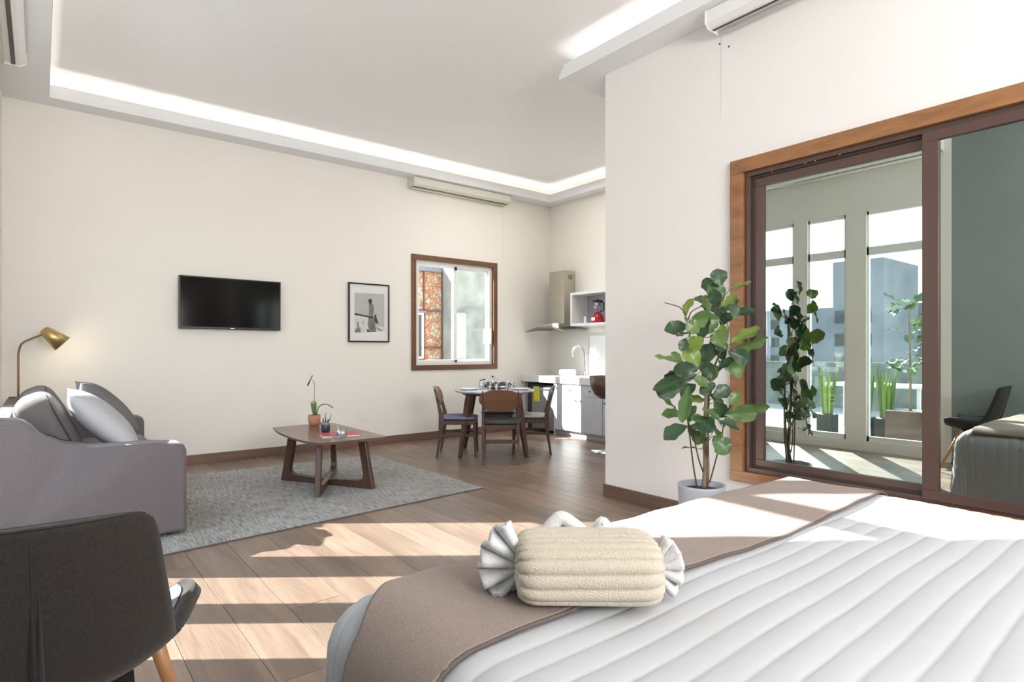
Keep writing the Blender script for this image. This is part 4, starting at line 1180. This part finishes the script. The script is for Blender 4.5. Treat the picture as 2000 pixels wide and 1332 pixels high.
for i, (bx, by, tx, ty, w, sh_, tilt) in enumerate(LV):
    if w == 0: continue
    dt = rnd.uniform(-0.11, 0.09) - 0.02
    a = FP(bx, by, dt); b = FP(tx, ty, dt + rnd.uniform(-0.05, 0.05))
    L = (b - a).length * 1.14; Wd = w / 2.777 / F_PX * (T0 + dt) * 1.28
    yv = (b - a).normalized()
    view = (a + PB - camp).normalized()
    zv = (-view - yv * (-view).dot(yv)).normalized()
    up = Vector((0, 0, 1)); up = (up - yv * up.dot(yv)).normalized()
    zv = (zv + up * 0.45 * rnd.uniform(0.4, 1.4)).normalized()
    zv = (zv - yv * zv.dot(yv)).normalized()
    tl_ = R(tilt) * (1 if rnd.random() > 0.5 else -1)
    zv = Matrix.Rotation(tl_, 3, yv) @ zv
    xv = yv.cross(zv).normalized()
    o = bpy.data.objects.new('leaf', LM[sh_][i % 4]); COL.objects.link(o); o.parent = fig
    M = Matrix((xv, yv, zv)).transposed().to_4x4()
    wfac = Wd / max(0.35, math.cos(tl_))
    o.matrix_local = Matrix.Translation(a) @ M @ Matrix.Diagonal((wfac, L, (L + wfac) * 0.5, 1))
# petioles joining leaves to the stems
bm = bmesh.new()
for i, (bx, by, tx, ty, w, sh_, tilt) in enumerate(LV):
    if w == 0: continue
    a = FP(bx, by); best = None
    for pts, r0, r1, m in stems[:5]:
        for p in pts:
            q = FP(*p) - Vector((0, 0, 0.03)); d = (q - a).length
            if best is None or d < best[0]: best = (d, q)
    if best[0] < 0.3: tube(bm, [best[1], (best[1] + a) / 2 - Vector((0, 0, 0.01)), a], [0.003, 0.0025, 0.002], seg=5)
tag(obj('petioles', bm, LEAF_M, fig), kind='stuff')

# ------------------------------------------------------------ bed
BX0, BX1, BY1, BY0, BZ = 0.475, 2.50, 1.30, -1.15, 0.675
RB = 0.13


def bed_map(px, py, lift=0.0, z0=BZ, r=RB):
    """wrap the flat point (px,py) over the rounded mattress."""
    ix0, ix1, iy0, iy1 = BX0 + r, BX1 - r, BY0 + r, BY1 - r
    cx_ = min(max(px, ix0), ix1); cy_ = min(max(py, iy0), iy1)
    dx, dy = px - cx_, py - cy_; L = (abs(dx) ** 3.2 + abs(dy) ** 3.2) ** (1 / 3.2)
    if L < 1e-6: return Vector((px, py, z0 + lift)), Vector((0, 0, 1))
    d = Vector((dx / L, dy / L, 0)); rr = r
    if L < rr * PI / 2:
        an = L / rr; nrm = d * math.sin(an) + Vector((0, 0, 1)) * math.cos(an)
        return Vector((cx_, cy_, z0 - rr)) + nrm * rr + nrm.normalized() * lift, nrm
    nrm = d
    h = L - rr * PI / 2
    return Vector((cx_, cy_, z0 - rr)) + d * (rr + lift + 0.10 * h) - Vector((0, 0, h)), nrm


bed = empty('bed', 'large bed with a white channel quilted cover in the right foreground', 'bed', (0, 0, 0))
drop = 0.40
bm = bmesh.new()
NX, NY = 70, 720
CH = 0.058
def quilt(u, v):
    px = BX0 - drop + (BX1 - BX0 + 2 * drop) * u; py = BY0 - drop + (BY1 - BY0 + 2 * drop) * v
    s = abs(math.sin(PI * (py + 0.012 * math.sin(px * 2.2)) / CH))
    lift = 0.0050 * (s ** 0.36) - 0.0050 + 0.003 * math.sin(px * 5 + py * 3) + 0.002 * math.sin(px * 11 - py * 7)
    p, nn = bed_map(px, py, lift)
    if p.z < BZ - RB: p += nn * 0.012 * math.sin((px * 9 if abs(nn.y) > 0.7 else py * 9)) * min(1, (BZ - RB - p.z) * 5)
    return p
vs = grid(bm, quilt, NX, NY)
obj('quilt', bm, QUILT, bed, smooth=True)
# mattress and base below
obj('mattress', B(BX0 + 0.05, BX1 - 0.05, BY0 + 0.05, BY1 - 0.05, 0.26, 0.60, bevel=0.06, seg=4), SHEET, bed, smooth=True)
obj('bed_base', B(BX0 + 0.07, BX1 - 0.07, BY0 + 0.07, BY1 - 0.07, 0.06, 0.26, bevel=0.01), DARK, bed)
for (x, y) in ((BX0 + 0.15, BY1 - 0.15), (BX1 - 0.15, BY1 - 0.15), (BX0 + 0.15, BY0 + 0.15), (BX1 - 0.15, BY0 + 0.15)):
    obj('leg', B(x - 0.03, x + 0.03, y - 0.03, y + 0.03, 0, 0.06), DARK, bed)
# taupe runner across the foot
bm = bmesh.new()
def runner(u, v):
    px = BX0 - drop + (BX1 - 0.03 - BX0 + drop) * u
    y0r = 0.84 + 0.012 * math.sin(px * 3.0)
    y1r = 1.32 - 0.20 * (1 - min(1, max(0, (px - 0.50) / 0.35))) ** 1.5 - 0.13 * min(1, max(0, (px - 1.7) / 0.5))
    py = y0r + (y1r - y0r) * v
    lift = 0.007 + 0.003 * math.sin(px * 5 + py * 3) + 0.003 * math.sin(px * 6 + py * 9) + 0.0015 * math.sin(px * 30 + py * 14)
    p, nn = bed_map(px, py, lift)
    if p.z < BZ - RB: p += nn * (0.006 + 0.014 * (1 + math.sin(py * 16)) * min(1, (BZ - RB - p.z) * 4))
    return p
grid(bm, runner, 120, 36)
rn = empty('bed_runner', 'taupe wool runner laid across the foot of the bed', 'bed runner', (0, 0, 0))
o = solidify(obj('cloth', bm, RUNNER, rn, smooth=True), 0.006, 1.0)
bm = bmesh.new(); tube(bm, [runner(k / 90, 0.0) + Vector((0, 0, 0.003)) for k in range(91)], 0.0042, seg=6); obj('hem', bm, HEM, rn, smooth=True)

# ------------------------------------------------------------ towels on the bed
def ribbed_roll(bm, w, d, h, ribs, na=190, nu=36):
    """rounded block: w along x, d along y, h along z; ribs run along x and wrap over the block."""
    P_ = 3.2
    tab = [0.0]; last = None
    M_ = 720
    for i in range(M_ + 1):
        a = 2 * PI * i / M_; c, n_ = math.cos(a), math.sin(a); q = (abs(c) ** P_ + abs(n_) ** P_) ** (-1 / P_)
        p = (c * q * d / 2, n_ * q * h / 2)
        if last: tab.append(tab[-1] + math.hypot(p[0] - last[0], p[1] - last[1]))
        last = p
    def ang(u):
        t = u * tab[-1]; lo, hi = 0, M_
        while hi - lo > 1:
            m = (lo + hi) // 2
            if tab[m] <= t: lo = m
            else: hi = m
        return 2 * PI * (lo + (t - tab[lo]) / max(1e-9, tab[hi] - tab[lo])) / M_
    def fn(u, v):
        a = ang(u); s = 2 * v - 1
        e = (1 - abs(s) ** 9) ** (1 / 2.4) if abs(s) < 1 else 0
        c, sn_ = math.cos(a), math.sin(a)
        q = (abs(c) ** P_ + abs(sn_) ** P_) ** (-1 / P_)
        rb = abs(math.sin(PI * u * ribs)) ** 0.6
        rr = q * (0.955 + 0.075 * rb)
        wob = 1 + 0.012 * math.sin(3 * a + s * 2)
        return (s * w / 2 * (0.985 + 0.03 * rb), c * rr * d / 2 * (0.30 + 0.70 * e) * wob, h / 2 + sn_ * rr * h / 2 * (0.30 + 0.70 * e) * wob)
    grid(bm, fn, na, nu, close_u=True)
    bmesh.ops.remove_doubles(bm, verts=bm.verts, dist=1e-5)
    # end caps
    bmesh.ops.holes_fill(bm, edges=[e for e in bm.edges if e.is_boundary], sides=0)
    return bm


RZ = R(-38.5)
tp0 = at(1148, 1200, 1.0)
TB = Vector((CN * 0.157 + SN * 1.245, -SN * 0.157 + CN * 1.245, BZ + 0.013))
t1 = empty('rolled_towel', 'thick cream ribbed towel roll lying on the bed runner', 'towel', TB, RZ)
bm = bmesh.new(); ribbed_roll(bm, 0.302, 0.20, 0.125, 19)
obj('roll', bm, TOWEL, t1, smooth=True)
t2 = empty('fanned_towel', 'white pleated towel fanned out behind the cream towel roll', 'towel', TB, RZ)


def fan(bm, cx, cy, cz, ang0, ang1, r0, r1, pleats, amp=0.022):
    def fn(u, v):
        a = ang0 + (ang1 - ang0) * u; r = r0 + (r1 - r0) * v
        pl_ = math.sin(u * pleats * 2 * PI)
        k = v ** 0.8
        x = math.cos(a) * r; z = math.sin(a) * r * 1.05
        return (cx + x * (1 + 0.05 * pl_ * k), cy + pl_ * amp * k, max(0.008 + 0.004 * pl_ * k, cz + z))
    grid(bm, fn, pleats * 10, 8)


bm = bmesh.new(); fan(bm, -0.128, 0.005, 0.058, R(245), R(112), 0.018, 0.098, 5); solidify(obj('left_fan', bm, TOWELW, t2, smooth=True), 0.012)
bm = bmesh.new(); fan(bm, 0.135, 0.0, 0.058, R(-66), R(66), 0.015, 0.068, 5); solidify(obj('right_fan', bm, TOWELW, t2, smooth=True), 0.012)
for (x0, x1, z0, hh) in ((-0.085, 0.01, 0.105, 0.036), (0.035, 0.065, 0.10, 0.026)):
    bm = bmesh.new(); tube(bm, spline([(x0, 0.095, z0 - 0.01), ((x0 * .7 + x1 * .3), 0.10, z0 + hh * .6), ((x0 + x1) / 2, 0.10, z0 + hh * .7), (x1, 0.10, z0 - 0.01)], 5), [0.010] + [0.016] * 14 + [0.010], seg=10, flat=1.0)
    obj('folded_tip', bm, TOWELW, t2, smooth=True)
obj('folded_base', B(-0.13, 0.13, 0.06, 0.14, 0.006, 0.11, bevel=0.03, seg=4), TOWELW, t2, smooth=True)

# ------------------------------------------------------------ armchair in the left foreground (back towards the lens)
ac = empty('tub_armchair', 'dark brown fabric armchair seen from behind in the left foreground', 'armchair', (-0.015, 1.50, 0), R(-4))
prof = spline([(0.0, 0.85), (0.035, 0.70), (0.075, 0.56), (0.125, 0.465), (0.21, 0.425), (0.36, 0.43), (0.47, 0.455)], 6)
hwid = spline([(0.205, 0), (0.226, 0), (0.247, 0), (0.258, 0), (0.275, 0), (0.325, 0), (0.345, 0)], 6)
curl = spline([(0.040, 0), (0.05, 0), (0.062, 0), (0.075, 0), (0.09, 0), (0.105, 0), (0.085, 0)], 6)
NP = len(prof) - 1
def chair_fn(off):
    def fn(u, v):
        s = 2 * u - 1; i = v * NP; k = min(int(i), NP - 1); f = i - k
        p = prof[k].lerp(prof[k + 1], f); w = hwid[k].lerp(hwid[k + 1], f).x; c = curl[k].lerp(curl[k + 1], f).x
        tg = (prof[k + 1] - prof[k]).normalized(); nr = Vector((-tg.y, tg.x))      # inward / up
        if nr.x < 0 and nr.y < 0: nr = -nr
        c2 = c * abs(s) ** 2.6
        cor = 1.0
        if v < 0.10: cor = 1 - (1 - v / 0.10) ** 2.2 * 0.10      # rounded top corners
        if v > 0.9: cor = 1 - ((v - 0.9) / 0.1) ** 2.2 * 0.10
        topd = -0.012 * (s ** 4) if v < 0.02 else 0
        return (s * w * cor, p.x + nr.x * (c2 + off), p.y + nr.y * (c2 + off) + topd)
    return fn
bm = bmesh.new(); grid(bm, chair_fn(0), 28, 54)
sh = solidify(obj('shell', bm, CHAIRF, ac, smooth=True), 0.034, 0.0)
bm = bmesh.new(); grid(bm, lambda u, v: chair_fn(0.026)(0.06 + 0.88 * u, 0.03 + 0.94 * v), 24, 48)
obj('inner_lining', bm, CHAIRIN, ac, smooth=True)
bm = bmesh.new(); tube(bm, [Vector(chair_fn(0)(k / 40, 0.0)) + Vector((0, -0.016, 0.002)) for k in range(41)], 0.0026, seg=8); obj('top_piping', bm, PIPING, ac, smooth=True)
fnb = chair_fn(-0.0175)
bm = bmesh.new(); tube(bm, [fnb(0.5, 0.03 + 0.13 * k / 8) for k in range(9)], 0.0012, seg=5); obj('seam', bm, PIPING, ac)
bm = bmesh.new(); tube(bm, [fnb(0.5, 0.16 + 0.5 * k / 16) for k in range(17)], [0.001 + 0.0075 * min(1, k / 5) for k in range(17)], seg=6); obj('back_slit', bm, PIPING, ac)
bm = bmesh.new(); tube(bm, [fnb(0.5, 0.16 + 0.5 * k / 16) + Vector((0.009, 0, 0)) if False else Vector(fnb(0.5, 0.16 + 0.5 * k / 16)) + Vector((0.012, -0.002, 0)) for k in range(17)], [0.001 + 0.004 * min(1, k / 5) for k in range(17)], seg=8); obj('slit_welt', bm, CHAIRF, ac)
bm = bmesh.new()
ed = [Vector(chair_fn(-0.004)(1.0, k / 60)) for k in range(61)]
tube(bm, ed, 0.0022, seg=6); tube(bm, [Vector(chair_fn(-0.004)(0.0, k / 60)) for k in range(61)], 0.0022, seg=6)
obj('edge_piping', bm, PIPING, ac)
for (x0, y0_, x1, y1_) in ((0.235, 0.33, 0.335, 0.50), (-0.235, 0.33, -0.235, 0.50), (0.20, 0.12, 0.235, 0.04), (-0.20, 0.12, -0.225, 0.04)):
    bm = bmesh.new(); tube(bm, [(x1, y1_, 0), (x0, y0_, 0.42)], [0.011, 0.019], seg=14); 
    for v in bm.verts: v.co.z = max(0, v.co.z)
    obj('leg', bm, BEECH, ac, smooth=True)
bm = bmesh.new(); box(bm, -0.18, 0.18, 0.20, 0.37, 0.385, 0.402); obj('under_frame', bm, DARK, ac)

# ------------------------------------------------------------ things on the terrace, seen mirrored in the slider
pl3 = empty('terrace_fig', 'leafy fig on the terrace mirrored in the sliding window', 'plant', (-1.25, 2.75, -0.04))
obj('planter_box', B(-0.22, 0.22, -0.22, 0.22, 0, 0.48, bevel=0.01), WALNUT, pl3)
bm = bmesh.new(); tube(bm, [(0, 0, 0.45), (0.01, 0, 1.0), (0, 0.02, 1.8)], [0.02, 0.014, 0.006], seg=8); obj('trunk', bm, TRUNK, pl3)
for k in range(46):
    z = 0.95 + 1.0 * rnd.random(); an = rnd.uniform(0, 2 * PI); rad = rnd.uniform(0.02, 0.12)
    o = bpy.data.objects.new('leaf', LM['m' if k % 3 else 'd'][k % 4]); COL.objects.link(o); o.parent = pl3
    o.location = (rad * math.cos(an), rad * math.sin(an), z)
    o.rotation_euler = (rnd.uniform(-0.5, 0.6), rnd.uniform(-.4, .4), an - PI / 2); o.scale = (0.14, 0.22, 0.2)
for k, (x, y) in enumerate(((-1.6, 3.15), (-1.6, 3.42), (-1.55, 3.9))):
    e = empty('snake_plant', ['snake plant mirrored just left of the terrace fig box', 'snake plant mirrored in the middle pane of the terrace windows', 'snake plant mirrored furthest left behind the indoor fig'][k], 'plant', (x, y, -0.04), 0, 'snake plants on the terrace')
    obj('planter', B(-0.11, 0.11, -0.11, 0.11, 0, 0.32, bevel=0.01), DARK, e)
    for j in range(9):
        an = j * 0.7; bm = bmesh.new()
        tube(bm, [(0.05 * math.cos(an), 0.05 * math.sin(an), 0.3), (0.08 * math.cos(an), 0.08 * math.sin(an), 0.65), (0.13 * math.cos(an), 0.13 * math.sin(an), 0.95 + 0.1 * math.sin(j * 2.3))], [0.022, 0.028, 0.003], seg=6, flat=0.25)
        obj('leaf', bm, LEAF_M if j % 2 else LEAF_L, e)
tt = empty('terrace_table', 'white terrace table mirrored in the left sliding pane', 'table', (-2.6, 3.6, -0.04))
obj('tabletop', B(-0.45, 0.45, -0.7, 0.7, 0.70, 0.73, bevel=0.005), WHITE, tt)
for sx in (-1, 1):
    for sy in (-1, 1): obj('leg', B(sx * 0.4 - 0.02, sx * 0.4 + 0.02, sy * 0.65 - 0.02, sy * 0.65 + 0.02, 0, 0.70), WHITE, tt)

# dots where the old fixing points stay on the right wall
bm = bmesh.new()
for (u, v) in ((1406, 86), (1424, 91)):
    d_ = Vector((SN + CN * (u - 1000) / F_PX, CN - SN * (u - 1000) / F_PX)); t = XR / d_.x
    p = at(u, v, t); box(bm, XR - 0.004, XR - 0.0005, p.y - 0.005, p.y + 0.005, p.z - 0.005, p.z + 0.005)
o = obj('wall_plugs', bm, DARK); tag(o, 'two small dark wall plugs under the right blind cassette', 'wall plug')
